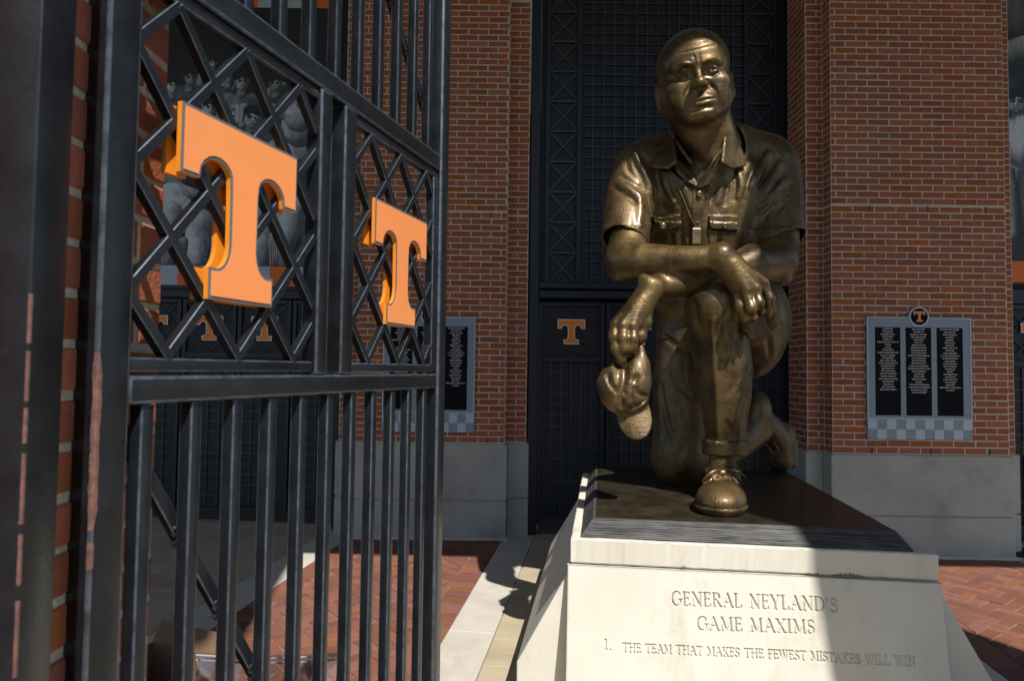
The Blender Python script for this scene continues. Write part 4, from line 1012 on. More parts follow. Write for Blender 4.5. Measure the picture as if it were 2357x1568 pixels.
# padlock on the left doors
p = at(530, 1003, 7.55); pk = empty('padlock', tuple(p)); tag(pk, 'small silver padlock hanging on the black doors behind the gate bars', 'padlock')
M_STEEL = mat('brushed_steel', (.55, .55, .55), (.45, .45, .46), 30, .3, metal=1)
mb = MB(); mb.box((-.017, -.03, -.034), (.017, -.006, .006)); mb.build('lock_body', M_STEEL, pk, bevel=.004)
mb = MB(); mb.tube([(-.012, -.018, .006), (-.012, -.018, .03)]+[(.012*math.cos(t), -.018, .03+.014*math.sin(t)) for t in np.linspace(math.pi, 0, 9)]+[(.012, -.018, .006)], .0035, 6); mb.build('shackle', M_STEEL, pk, smooth=True)

# ================================================================ PLAQUES
NAMES = (["ICC INTERNATIONAL", "MARK & LORI IVENS", "MARK & BEVERLY JOHNSON", "TIM & JUDY JOHNSON", "JONES BROS., INC.", "JOURNEY EXCAVATION & CONTRACTORS", "LYNN JONES", "JAY KNAUSS", "TOM & MARY KENDALL", "IN MEMORY OF DANIEL & MARY E. KEITH", "KEITH & PATTY KETTERMAN", "CHRIS & DENISE KINSEY", "PAUL D. & TAMMY P. KUDRICK", "THE KIRBYS: TARRIAL, PAMELA & KYLE", "MR. & MRS. JEFF KIRKWOOD", "BRENT & MARCUS LARUE", "BOBBY & STEPHANIE LARUE", "HUGH & BETTY VOLGER LATIMER", "RAYMOND & TINA LAWSON", "THE PHIL & SHARON LAWSON FAMILY", "THE LAVENDER FAMILY", "DIANE & MARC LEE", "THE W. FRANKLIN FAMILY", "LEE'S TOTAL HEALTH PHARMACY"],
         ["MARK & KATHY LESTER", "TOM & TERRI LOWE", "THE ARTHUR D. LONG FAMILY", "LASER COMMUNICATIONS", "LOGAN HOLDINGS", "HENRY LLOYD", "SHEPARD & LAURA LUTZ", "PATRICK & ASHLEY MADDEN", "BRALEN MANLEY MADDUX", "C. ROBIN WRIGHT & FAMILY", "DR. & MRS. ROBERT MANLEY MADISON", "PAUL & DARLENE McCAIN", "JERRY & PAIGE McCURRY", "SEAN & BETH McCARTY, III", "THE KELVIN McCLANAHAN FAMILY", "MR. & MRS. JOHN AND KATHY McCLAIN", "DAVID & ANN McMILLAN", "DALE & AMY MILES", "DR. JERRY L. MILLER", "HERSHEL \"BUD\" MILLER, JR.", "EDIE MILLER", "TOM MILTON, MD & ELLEN MILLINER", "JO & BILL MINNIE VOLUNTEER FABRICS", "MR. & MRS. MARTIN J. MINOR", "DOYLE & SUSAN MORGAN"],
         ["PEGGY MARTIN - MORGAN - ENGINEERS", "STEVE & LAURA MOORER", "DR. BRIAN & CINDY NEWTON", "MARK J. NEWTON", "JIM & JENNIE NIX", "FRANK & CINDY NULL", "JAMES EARL ODELL", "IN MEMORY OF JOHN W. OGLE", "THE DENNY FAMILY", "DR. KEITH & PAMELA PARKER", "DR. C. WAYNE & SHIRL DISNEY PATTON", "DRS. ROBERT & ANDREA PEARCE", "JOHN & DIANA PERRY", "RICHARD & DONNA PINSON", "JIM & DOROTHY PETERSON", "DAVID & KIM PHILLIPS", "LARRY PRATT", "TARLOW & FRANK PROCTOR", "TOM & WENDY PRYOR", "BRYAN OF PUTNAM COUNTY", "DAVE & SUSAN RAMSEY", "RANDALL REAGAN", "ROBERT & JUNE W. RAY - ALUMNI CLASS OF 67", "W.T. & JEAN RAY"])
def plaque(label, xl, xr, yt, yb, Y):
    A = at(xl, (yt+yb)/2, Y); B = at(xr, (yt+yb)/2, Y); top = at((xl+xr)/2, yt, Y)[2]; s = (B[0]-A[0])/1210; hz_ = (top-at((xl+xr)/2, yb, Y)[2])/1430
    root = empty('donor_plaque', (A[0], Y, top-1430*hz_)); tag(root, label, 'plaque', 'donor plaques on the brick piers')
    H_ = 1430*hz_
    def bx(mb, x0, x1, y0, y1, d0, d1): mb.box((x0*s, -d1, H_-y1*hz_), (x1*s, -d0, H_-y0*hz_))
    mb = MB(); bx(mb, 0, 1210, 0, 1430, .0, .018); mb.build('board', M_PLQ, root, bevel=.002, seg=1)
    mb = MB(); bx(mb, 0, 14, 0, 1200, .0184, .0215); bx(mb, 1196, 1210, 0, 1200, .0184, .0215); bx(mb, 14.2, 1195.8, 0, 12, .0184, .0215); bx(mb, 14.2, 1195.8, 1182, 1196, .0184, .0215); mb.build('edge_trim', M_PLQ2, root)
    cols_ = ((95, 387), (450, 745), (810, 1110))
    for i, (c0, c1) in enumerate(cols_):
        mb = MB(); bx(mb, c0, c1, 122, 1152, .0184, .0205); p_ = mb.build('name_panel', M_PLQK, root)
        cu = bpy.data.curves.new('names', 'FONT'); cu.body = '\n'.join(NAMES[i]); cu.align_x = 'CENTER'; cu.size = 20.5*hz_; cu.space_line = 30.9*hz_/cu.size; cu.resolution_u = 1; cu.offset = .00035
        tmp = bpy.data.objects.new('tmp', cu); col.objects.link(tmp); dg = bpy.context.evaluated_depsgraph_get(); me = bpy.data.meshes.new_from_object(tmp.evaluated_get(dg)); bpy.data.objects.remove(tmp)
        xs = np.array([v.co.x for v in me.vertices]); wmax = 268*s; f = min(1, wmax/max(np.ptp(xs), 1e-6))*.94; me.name = 'names'
        for v in me.vertices: v.co = Vector((v.co.x*f+(c0+c1)/2*s, -.0212, H_-(122+26)*hz_+v.co.y))
        me.materials.clear(); o = link('name_lettering', me, M_WHITE, p_)
    sqs = MB()
    for r_ in range(2):
        for c in range(11):
            if (r_+c) % 2 == 0: mb = MB(); bx(mb, c*110+1.5, (c+1)*110-1.5, 1199+r_*115+1, 1313+r_*115-1, .0184, .0200); mb.build('checker_square', M_PLQ2, root)
    cx, cz = 605*s, H_+8*hz_
    def disc(r_, d0, d1, m, nm):
        mb = MB(); mb.prism([(r_*math.cos(t), r_*math.sin(t)) for t in np.linspace(0, 2*math.pi, 40, endpoint=False)], d0, d1, lambda x, y, d: (cx+x, -d, cz+y)); return mb.build(nm, m, root)
    disc(115*s, .0, .026, M_PLQ2, 'emblem_ring'); disc(98*s, .0262, .0275, M_PLQK, 'emblem_disc')
    emblem(root, lambda x, y, d: (cx+x, -.028-d, cz+.455*130*s+y), 130*s, .0002, .003, M_ORANGE2, M_GREY, None)
    for o in root.children: o.matrix_parent_inverse = Matrix.Identity(4)
plaque('grey plaque of white names with checkered foot on the pier right of the statue', 1993, 2233, 731, 1012, 6.692)
plaque('grey plaque of names half covered by the free end of the gate', 881, 1092.5, 729, 995, 7.192)

# ================================================================ POSTERS
def paint_mesh(name, X0, X1, Z0, Z1, Y, img):
    h_, w_ = img.shape; xs = np.linspace(X0, X1, w_+1); zs_ = np.linspace(Z1, Z0, h_+1)
    V = np.stack([np.tile(xs, h_+1), np.full((h_+1)*(w_+1), Y), np.repeat(zs_, w_+1)], 1)
    i, j = np.meshgrid(np.arange(h_), np.arange(w_), indexing='ij'); b = (i*(w_+1)+j).ravel(); Fq = np.stack([b, b+w_+1, b+w_+2, b+1], 1)
    me = mesh_np(name, V, Fq); ca = me.color_attributes.new('print', 'FLOAT_COLOR', 'CORNER')
    c = np.repeat(img.ravel(), 4); ca.data.foreach_set('color', np.stack([c*.94, c*1.0, c*1.10, np.ones_like(c)], 1).ravel().astype(np.float32)); return me
M_PRINT = bpy.data.materials.new('poster_print'); M_PRINT.use_nodes = True; t_ = M_PRINT.node_tree
at_ = t_.nodes.new('ShaderNodeVertexColor'); at_.layer_name = 'print'; bs_ = t_.nodes['Principled BSDF']; bs_.inputs['Roughness'].default_value = .55; t_.links.new(at_.outputs[0], bs_.inputs['Base Color'])
LGT = np.array([-.48, -.62, .62]); LGT = LGT/np.linalg.norm(LGT)
class Picture:
    """a tonal picture drawn as lit round forms, back to front"""
    def __init__(s, x0, x1, y0, y1, W_, H_, tone): s.gx, s.gy = np.meshgrid(np.linspace(x0, x1, W_), np.linspace(y0, y1, H_)); s.im = np.full((H_, W_), tone); s.px = (x1-x0)/W_
    def _lay(s, d, n, alb, rim):
        a = np.clip((1-d)*rim/s.px+.5, 0, 1); sh = np.clip(n[0]*LGT[0]+n[1]*LGT[1]+n[2]*LGT[2], 0, 1); s.im = s.im*(1-a)+a*alb*(.22+.95*sh)
    def el(s, cx, cy, rx, ry, alb, rot=0.0):
        c, q = math.cos(rot), math.sin(rot); dx, dy = s.gx-cx, s.gy-cy; u = (dx*c+dy*q)/rx; v = (-dx*q+dy*c)/ry; d = np.hypot(u, v); z = np.sqrt(np.clip(1-d*d, 0, 1))
        s._lay(d, (u*c-v*q, u*q+v*c, z), alb, min(rx, ry))
    def limb(s, xa, ya, xb, yb, ra, rb, alb):
        ex, ey = xb-xa, yb-ya; L2 = ex*ex+ey*ey+1e-6; t = np.clip(((s.gx-xa)*ex+(s.gy-ya)*ey)/L2, 0, 1); r = ra+(rb-ra)*t; ux, uy = (s.gx-xa-t*ex)/r, (s.gy-ya-t*ey)/r; d = np.hypot(ux, uy)
        s._lay(d, (ux, uy, np.sqrt(np.clip(1-d*d, 0, 1))), alb, min(ra, rb))
    def ink(s, pts, r, tone):
        for (xa, ya), (xb, yb) in zip(pts[:-1], pts[1:]):
            ex, ey = xb-xa, yb-ya; t = np.clip(((s.gx-xa)*ex+(s.gy-ya)*ey)/(ex*ex+ey*ey+1e-6), 0, 1); d = np.hypot(s.gx-xa-t*ex, s.gy-ya-t*ey); a = np.clip((r-d)/s.px+.5, 0, 1); s.im = s.im*(1-a)+tone*a
    def head(s, cx, cy, k, look=0.0, tilt=0.0, hair=.012, skin=.36):
        c, q = math.cos(tilt), math.sin(tilt); P = lambda x, y: (cx+k*(x*c-y*q), cy+k*(x*q+y*c)); E = lambda x, y, rx, ry, a: s.el(*P(x, y), rx*k, ry*k, a, tilt)
        s.limb(*P(0, .9), *P(.05, 1.9), .55*k, .7*k, skin*.7)
        for g in (-1, 1): E(g*.92+look*.05, .12, .17, .30, skin*.75)
        E(0, -.12, .98, 1.22, hair); E(look*.06, .22, .86, 1.12, skin); E(look*.10, .80, .58, .52, skin); E(0, -.95, .88, .48, hair*1.4); E(-.55, -.70, .45, .50, hair); E(.55, -.72, .42, .46, hair)
        for g in (-1, 1): E(g*.38+look*.16, -.03, .30, .17, skin*.22); E(g*.37+look*.16, .03, .12, .08, .02); s.ink([P(g*.14+look*.16, -.20), P(g*.62+look*.14, -.24)], .06*k, .03)
        E(look*.22, .28, .15, .30, skin*1.25); E(look*.22, .48, .24, .13, skin*.9); s.ink([P(-.30+look*.18, .80), P(.32+look*.18, .79)], .055*k, .05); E(look*.18, .98, .26, .10, skin*1.1)
    def player(s, cx, cy, k, jersey, num='', look=0.0, tilt=0.0, arms=True):
        s.el(cx, cy+4.9*k, 2.5*k, 3.1*k, jersey); s.el(cx-1.9*k, cy+3.0*k, 1.5*k, 1.25*k, jersey, -.3); s.el(cx+1.9*k, cy+3.0*k, 1.5*k, 1.25*k, jersey*.9, .3); s.el(cx, cy+3.9*k, 2.1*k, 2.0*k, jersey)
        if arms: s.limb(cx-2.7*k, cy+3.4*k, cx-3.0*k, cy+6.6*k, .85*k, .65*k, .30); s.limb(cx+2.7*k, cy+3.4*k, cx+2.9*k, cy+6.6*k, .85*k, .65*k, .26)
        seg7 = {'3': [(-.5, -1), (.5, -1), (.5, 0), (-.2, 0), (.5, 0), (.5, 1), (-.5, 1)], '2': [(-.5, -1), (.5, -1), (.5, 0), (-.5, 0), (-.5, 1), (.5, 1)], '7': [(-.5, -1), (.5, -1), (0, 1)], '4': [(-.3, -1), (-.5, .3), (.5, .3), (.2, .3), (.2, -1), (.2, 1)]}
        for i, n_ in enumerate(num): ox = cx+(i-.5*(len(num)-1))*1.8*k; s.ink([(ox+x*.75*k, cy+4.7*k+y*1.05*k) for x, y in seg7[n_]], .24*k, .34)
        s.head(cx, cy, k, look, tilt)
pic = Picture(330, 772, 18, 611, 330, 440, .0085)
for x in (470, 505, 540, 648): pic.ink([(x, 105), (x, 160)], .8, .06)
pic.ink([(366, 70), (770, 92)], 2, .03)
for a in ((484, 146, 10, .07, '', 1, 0), (440, 178, 11, .07, '', 1, 0), (520, 178, 12, .07, '', -1, 0), (650, 172, 11, .05, '', 0, 0), (735, 190, 13, .07, '', -1, 0), (432, 180, 15, .12, '', 1, 0), (393, 200, 15, .10, '4', 1, .1), (553, 188, 16, .16, '33', .6, 0), (632, 192, 15, .09, '', -1, 0), (596, 205, 13, .08, '', 0, 0)): pic.player(*a)
pic.limb(612, 250, 618, 212, 6, 5, .34); pic.player(480, 250, 16, .30, '', 1, 0)
pic.el(695, 320, 52, 78, .46); pic.player(690, 205, 17, .30, '', -1, 0, False); pic.limb(735, 270, 752, 350, 17, 13, .34); pic.head(690, 205, 17, -1); pic.el(704, 420, 50, 55, .05)
pic.player(578, 272, 20, .10, '7', .9, .05)
pic.el(545, 400, 52, 70, .10); pic.limb(520, 350, 470, 420, 20, 15, .13); pic.limb(470, 420, 520, 450, 14, 12, .30)
pic.limb(385, 300, 375, 390, 24, 20, .24); pic.el(392, 352, 30, 60, .26); pic.limb(374, 392, 420, 440, 17, 14, .24); pic.limb(420, 440, 455, 450, 13, 11, .34)
pic.el(400, 470, 44, 46, .46); pic.limb(395, 480, 470, 520, 40, 34, .44); pic.limb(470, 520, 455, 600, 34, 26, .42); pic.limb(395, 500, 385, 600, 34, 24, .36); pic.limb(430, 560, 425, 610, 12, 12, .16)
pic.limb(560, 470, 610, 520, 36, 32, .40); pic.limb(610, 520, 600, 606, 30, 24, .34); pic.limb(680, 480, 655, 560, 38, 30, .38); pic.limb(655, 560, 650, 612, 28, 22, .30); pic.limb(720, 500, 730, 600, 30, 24, .10)
for x in range(630, 650, 5): pic.ink([(x, 545), (x+4, 610)], 1.2, .06)
def fbm(shape, seed):
    r_ = np.random.default_rng(seed); out = np.zeros(shape); amp = 1.0
    for n_ in (9, 20, 44, 95):
        g_ = r_.standard_normal((n_+2, n_+2)); yi = np.linspace(0, n_, shape[0]); xi = np.linspace(0, n_, shape[1]); y0_ = yi.astype(int); x0_ = xi.astype(int); fy = (yi-y0_)[:, None]; fx = (xi-x0_)[None]
        out += amp*((g_[y0_][:, x0_]*(1-fx)+g_[y0_][:, x0_+1]*fx)*(1-fy)+(g_[y0_+1][:, x0_]*(1-fx)+g_[y0_+1][:, x0_+1]*fx)*fy); amp *= .7
    return out
def printed(a, seed): a = a*(1+.22*fbm(a.shape, seed)); return np.clip(np.power(np.clip(a, 0, 1)/.4, 1.25)*.42*(.9+.2*np.random.default_rng(seed).random(a.shape)), .005, .5)
def folds(p, n_, seed):
    r_ = np.random.default_rng(seed); H_, W_ = p.im.shape; k = 0
    while k < n_:
        i, j = r_.integers(0, H_), r_.integers(0, W_); v = p.im[i, j]; k += 1
        if v < .09: continue
        x, y = p.gx[i, j], p.gy[i, j]; a = r_.normal(1.2, .6); L_ = r_.uniform(8, 30); b = r_.normal(0, .5)
        p.ink([(x, y), (x+L_*.5*math.cos(a), y+L_*.5*math.sin(a)), (x+L_*math.cos(a+b), y+L_*math.sin(a+b))], r_.uniform(.5, 1.3), v*r_.choice([.45, .6, 1.35]))
folds(pic, 420, 3); im = printed(pic.im, 11)
PX0, PX1 = xz_at(330, 300, 7.5)[0], xz_at(772, 300, 7.5)[0]; PZ0, PZ1 = xz_at(560, 611, 7.5)[1], xz_at(560, 18, 7.5)[1]
pos = empty('team_poster', ((PX0+PX1)/2, 7.5, PZ0)); tag(pos, 'large black and white poster of footballers seen through the gate lattice', 'poster')
me = paint_mesh('print', PX0, PX1, PZ0, PZ1, 7.498, im); me.materials.append(M_PRINT); link('printed_picture', me, None, pos)
mb = MB(); mb.box((PX0-.02, 7.500, PZ0-.26), (PX1+.02, 7.512, PZ1+.35)); mb.build('backing', M_DOOR, pos)
def border(z0, z1, x_start, root, Y, X0, X1, first, wseg=.255):
    x = x_start; k = first
    while x < X1:
        a, b = max(x, X0), min(x+wseg, X1)
        if b-a > .01:
            n_ = 6; vs = []
            for i in range(n_+1):
                z = z0+(z1-z0)*i/n_; wv = .012*math.sin(i/n_*math.pi*1.6+k); vs += [(a+(wv if a > X0 else 0), Y, z), (b+(.012*math.sin(i/n_*math.pi*1.6+k+1) if b < X1 else 0), Y, z)]
            mb = MB(); mb.add(vs, [(2*i, 2*i+1, 2*i+3, 2*i+2) for i in range(n_)]); mb.build('border_square', M_OR2 if k % 2 else M_PALE, root)
        x += wseg; k += 1
M_OR2 = mat('orange_banner', (.62, .13, .012), (.58, .12, .012), 4, .6); M_PALE = mat('pale_banner', (.34, .39, .45), (.32, .37, .43), 4, .6)
border(PZ0-.225, PZ0-.008, xz_at(356, 640, 7.5)[0]-.255*2, pos, 7.4975, PX0, PX1, 0); border(PZ1+.008, PZ1+.3, xz_at(593, 8, 7.5)[0]-.48*6, pos, 7.4975, PX0, PX1, 0, .48)
for o in pos.children: o.matrix_parent_inverse = Matrix.Translation((-(PX0+PX1)/2, -7.5, -PZ0))
pic2 = Picture(2318, 2420, -10, 602, 80, 400, .03)
pic2.el(2360, 40, 90, 60, .10); pic2.limb(2330, 130, 2430, 90, 30, 30, .22); pic2.el(2352, 205, 26, 30, .05); pic2.head(2362, 235, 22, -.8); pic2.limb(2338, 300, 2360, 400, 26, 22, .42); pic2.el(2372, 330, 40, 62, .44); pic2.limb(2340, 400, 2345, 540, 14, 12, .30); pic2.limb(2380, 400, 2390, 560, 22, 18, .10)
folds(pic2, 90, 4); im2 = printed(pic2.im, 12)
QX0, QX1 = 5.04, 5.6; QZ0, QZ1 = xz_at(2335, 600, 7.05)[1], xz_at(2335, -8, 7.05)[1]
po2 = empty('team_poster', (5.3, 7.05, QZ0)); tag(po2, 'strip of grey poster at the upper right edge beyond the brick pier', 'poster')
me = paint_mesh('print', QX0, QX1, QZ0, QZ1, 7.050, im2); me.materials.append(M_PRINT); link('printed_picture', me, None, po2)
mb = MB(); mb.box((QX0, 7.0485, QZ0-.225), (QX1, 7.0505, QZ0-.004)); mb.build('orange_band', M_OR2, po2)
mb = MB(); mb.box((QX0, 7.053, QZ0-.25), (QX1, 7.065, QZ1+.1)); mb.build('backing', M_DOOR, po2)
for o in po2.children: o.matrix_parent_inverse = Matrix.Translation((-5.3, -7.05, -QZ0))

# ================================================================ PEDESTAL
ped = empty('stone_pedestal', tuple(uv(.72, 4.6))); tag(ped, 'pale limestone pedestal with engraved front under the bronze statue', 'pedestal')
pinv = Matrix.Translation(-Vector(ped.location))
CU0, CU1, CV0, CV1 = -.149, 1.597, 3.527, 5.76; CT, CB = .921, .797
def rough_block(name, rings_, m, n=70, jit=.0022, top=True):
    """stack of rounded rectangles given as (u0,u1,v0,v1,z), edges slightly chipped"""
    V = []; r_ = np.random.default_rng(5)
    for (u0_, u1_, v0_, v1_, z) in rings_:
        cs = [(u0_, v0_), (u1_, v0_), (u1_, v1_), (u0_, v1_)]
        for (a, b), (c, d) in zip(cs, cs[1:]+cs[:1]):
            for i in range(n): t = i/n; j = r_.normal(0, jit, 3)*(1 if i else .3); V.append(uv(a+(c-a)*t+j[0], b+(d-b)*t+j[1], z+j[2]*.6))
    k = 4*n; R_ = len(rings_)
    Fc = [(q*k+i, q*k+(i+1) % k, (q+1)*k+(i+1) % k, (q+1)*k+i) for q in range(R_-1) for i in range(k)]+[tuple(range(k))[::-1], tuple(range((R_-1)*k, R_*k))]
    mb = MB(); mb.add(V, Fc); o = mb.build(name, m, ped); o.matrix_parent_inverse = pinv; return o
c = .007
def inset(d): return (CU0+d, CU1-d, CV0+d, CV1-d)
rough_block('cap_slab', [(*inset(c), CB), (*inset(0), CB+c), (*inset(0), CT-c), (*inset(c*.3), CT-c*.3), (*inset(c*1.2), CT)], M_LIME, jit=.0013)
# flared body
mb = MB()
def frus(z, du, dv): return [uv(CU0+.012-du, CV0+.016-dv*0, z), uv(CU1-.012+du, CV0+.016, z), uv(CU1-.012+du, CV1-.02+dv, z), uv(CU0+.012-du, CV1-.02+dv, z)]
L0 = [frus(-.01, .285, .2), frus(.275, .285, .2), frus(CB-.004, 0, 0)]
V = [p for l in L0 for p in l]; mb.add(V, [(0, 3, 2, 1), (8, 9, 10, 11)]+[(q*4+i, q*4+(i+1) % 4, (q+1)*4+(i+1) % 4, (q+1)*4+i) for q in (0, 1) for i in range(4)])
o = mb.build('flared_body', M_LIME, ped, bevel=.008); o.matrix_parent_inverse = pinv
# battered front panel with the inscription cut in
PT = CB-.012; BAT = .186
def pv(H): return 3.512-BAT*(PT-H)
def panel_uh(x, y):
    d = ray(x, y); n_ = a_dir.copy(); # plane: P.a = 3.512 - BAT*(PT - z)
    t = (3.512-BAT*PT+BAT*_c[2]-_c@a_dir)/(d@a_dir-BAT*d[2]); P = _c+d*t; return P@b_dir, P[2]
TH, TN = .105, .055
def arc(cx, cy, rx, ry, a0, a1, w0, w1=None, n=9):
    w1 = w1 or w0; out = []
    for i in range(n-1):
        t0, t1 = i/(n-1), (i+1)/(n-1); A, B = math.radians(a0+(a1-a0)*t0), math.radians(a0+(a1-a0)*t1)
        wm = w0+(w1-w0)*math.sin(math.pi*(t0+t1)/2); out.append((cx+rx*math.cos(A), cy+ry*math.sin(A), cx+rx*math.cos(B), cy+ry*math.sin(B), wm))
    return out
def sf(*xs): return [(x-.12, y, x+.12, y, .04) for x, y in xs]
GL = {
 'A': (.86, [(.05, 0, .42, 1, TN), (.42, 1, .80, 0, TH), (.20, .36, .64, .36, .045)]+sf((.05, .01), (.80, .01))),
 'D': (.86, [(.15, 0, .15, 1, TH)]+arc(.30, .5, .50, .49, 90, -90, .05, .12)+[(.05, .99, .32, .99, .045), (.05, .01, .32, .01, .045)]),
 'E': (.66, [(.15, 0, .15, 1, TH), (.05, .98, .56, .98, .045), (.15, .53, .46, .53, .045), (.05, .02, .60, .02, .045), (.56, .98, .56, .84, .04), (.60, .02, .60, .18, .04), (.46, .60, .46, .46, .035)]),
 'F': (.60, [(.15, 0, .15, 1, TH), (.05, .98, .54, .98, .045), (.15, .53, .44, .53, .045), (.54, .98, .54, .84, .04), (.44, .6, .44, .46, .035)]+sf((.15, .01))),
 'G': (.86, arc(.46, .5, .40, .50, 48, 320, .055, .125, 15)+[(.77, .22, .77, .44, TH*.9), (.62, .45, .90, .45, .045), (.72, .86, .72, .70, .04)]),
 'H': (.90, [(.15, 0, .15, 1, TH), (.74, 0, .74, 1, TH), (.15, .52, .74, .52, .045)]+sf((.15, .01), (.15, .99), (.74, .01), (.74, .99))),
 'I': (.34, [(.16, 0, .16, 1, TH)]+sf((.16, .01), (.16, .99))),
 'K': (.82, [(.15, 0, .15, 1, TH), (.17, .42, .66, .98, .05), (.32, .58, .74, .02, TH)]+sf((.15, .01), (.15, .99), (.66, .99), (.74, .01))),
 'L': (.66, [(.15, 0, .15, 1, TH), (.05, .02, .60, .02, .045), (.60, .02, .60, .20, .04)]+sf((.15, .99))),
 'M': (1.06, [(.14, 0, .18, 1, .055), (.18, 1, .52, .06, TH), (.52, .06, .86, 1, .05), (.86, 1, .92, 0, TH)]+sf((.14, .01), (.92, .01))+[(.06, .99, .18, .99, .04), (.86, .99, .98, .99, .04)]),
 'N': (.92, [(.16, 0, .16, 1, .055), (.16, 1, .76, .02, TH), (.76, .0, .76, 1, .055)]+sf((.16, .01), (.76, .99))+[(.04, .99, .16, .99, .04)]),
 'R': (.80, [(.15, 0, .15, 1, TH)]+arc(.34, .76, .27, .23, 90, -90, .05, .11)+[(.05, .99, .36, .99, .045), (.15, .53, .36, .53, .045), (.36, .53, .74, .02, TH)]+sf((.15, .01), (.76, .01))),
 'S': (.62, arc(.31, .74, .22, .25, 30, 250, .05, .09)+[(.22, .56, .40, .46, .12)]+arc(.30, .26, .24, .26, 70, -150, .09, .06)+[(.50, .90, .50, .76, .04), (.07, .10, .07, .24, .04)]),
 'T': (.78, [(.38, 0, .38, 1, TH), (.04, .98, .72, .98, .045), (.04, .98, .04, .82, .04), (.72, .98, .72, .82, .04)]+sf((.38, .01))),
 'W': (1.20, [(.10, 1, .36, 0, TH), (.36, 0, .60, .92, .05), (.56, 1, .82, 0, TH), (.82, 0, 1.08, 1, .05)]+sf((.10, .99), (.58, .99), (1.08, .99))),
 'X': (.82, [(.10, 1, .70, 0, TH), (.10, 0, .68, 1, .05)]+sf((.10, .01), (.70, .01), (.10, .99), (.68, .99))),
 'Y': (.80, [(.08, 1, .40, .48, TH), (.40, .48, .70, 1, .05), (.40, 0, .40, .5, TH)]+sf((.40, .01), (.08, .99), (.70, .99))),
 '1': (.5, [(.26, 0, .26, 1, TH), (.26, 1, .10, .84, .05)]+sf((.26, .01))), '.': (.34, [(.14, .03, .16, .04, .12)]), "'": (.26, [(.13, .98, .11, .72, .09)]), ' ': (.42, [])}
def text_segs(s, p0, p1, cap):
    """lay a line of lettering so that it runs from p0 to p1 (u, H) on the panel"""
    adv = [GL[c_][0] for c_ in s]; tot = sum(adv)+.10*(len(s)-1); (ua, ha), (ub, hb) = p0, p1
    sx = (ub-ua)/tot; x = 0; out = []
    for c_, a in zip(s, adv):
        for (x0_, y0_, x1_, y1_, w_) in GL[c_][1]:
            f = lambda xx, yy: (ua+(x+xx)*sx, ha+(hb-ha)*(x+xx)/tot+yy*cap)
            out.append((*f(x0_, y0_), *f(x1_, y1_), w_*cap))
        x += a+.10
    return out
def line(s, x0_, y0_, x1_, y1_, ytop0):
    p0 = panel_uh(x0_, y0_); p1 = panel_uh(x1_, y1_); cap = panel_uh(x0_, ytop0)[1]-p0[1]; return text_segs(s, p0, p1, cap)
segs = line("GENERAL NEYLAND'S", 1545, 1395, 1929, 1410, 1363)+line("GAME MAXIMS", 1604, 1452, 1876, 1461, 1421)+line("1.", 1388, 1497, 1408, 1498, 1473)+line("THE TEAM THAT MAKES THE FEWEST MISTAKES WILL WIN", 1432, 1503, 2108, 1534, 1482)
PU0, PU1 = CU0-.016, CU1+.008; GS = .0024
hs_ = np.arange(.235, PT, GS); us_ = np.arange(PU0+.02, PU1-.02, GS)
UU, HH = np.meshgrid(us_, hs_); D_ = np.zeros_like(UU)
for (x0_, y0_, x1_, y1_, w_) in segs:
    w_ = max(w_, .0046); pad = w_+.004
    i0, i1 = np.searchsorted(hs_, [min(y0_, y1_)-pad, max(y0_, y1_)+pad]); j0, j1 = np.searchsorted(us_, [min(x0_, x1_)-pad, max(x0_, x1_)+pad])
    a, b = UU[i0:i1, j0:j1], HH[i0:i1, j0:j1]; ex, ey = x1_-x0_, y1_-y0_; t = np.clip(((a-x0_)*ex+(b-y0_)*ey)/(ex*ex+ey*ey+1e-12), 0, 1)
    d = np.hypot(a-x0_-t*ex, b-y0_-t*ey); D_[i0:i1, j0:j1] = np.maximum(D_[i0:i1, j0:j1], np.clip((w_/2+.0012-d)/(w_*.5), 0, 1)*min(.018, w_*2.2))
D_ += .0006*rng.standard_normal(D_.shape)*0.5
P = UU[..., None]*b_dir+(pv(HH)+D_)[..., None]*a_dir; P[..., 2] = HH
nh, nu = UU.shape; i, j = np.meshgrid(np.arange(nh-1), np.arange(nu-1), indexing='ij'); b_ = (i*nu+j).ravel()
V = P.reshape(-1, 3); Q = np.stack([b_, b_+1, b_+nu+1, b_+nu], 1)
o = link('inscription', mesh_np('inscription', V, Q, smooth=True), M_LIME, ped); o.matrix_parent_inverse = pinv; o['label'] = 'engraved face reading GENERAL NEYLAND\'S GAME MAXIMS'
uA, uB, hA, hB = us_[0], us_[-1], hs_[0], hs_[-1]; mb = MB()
def pp(u, H, back=0.0): return uv(u, pv(H)+back, H)
e = .009
ring_o = [(PU0+e, -.01), (PU1-e, -.01), (PU1-e, PT+.004), (PU0+e, PT+.004)]
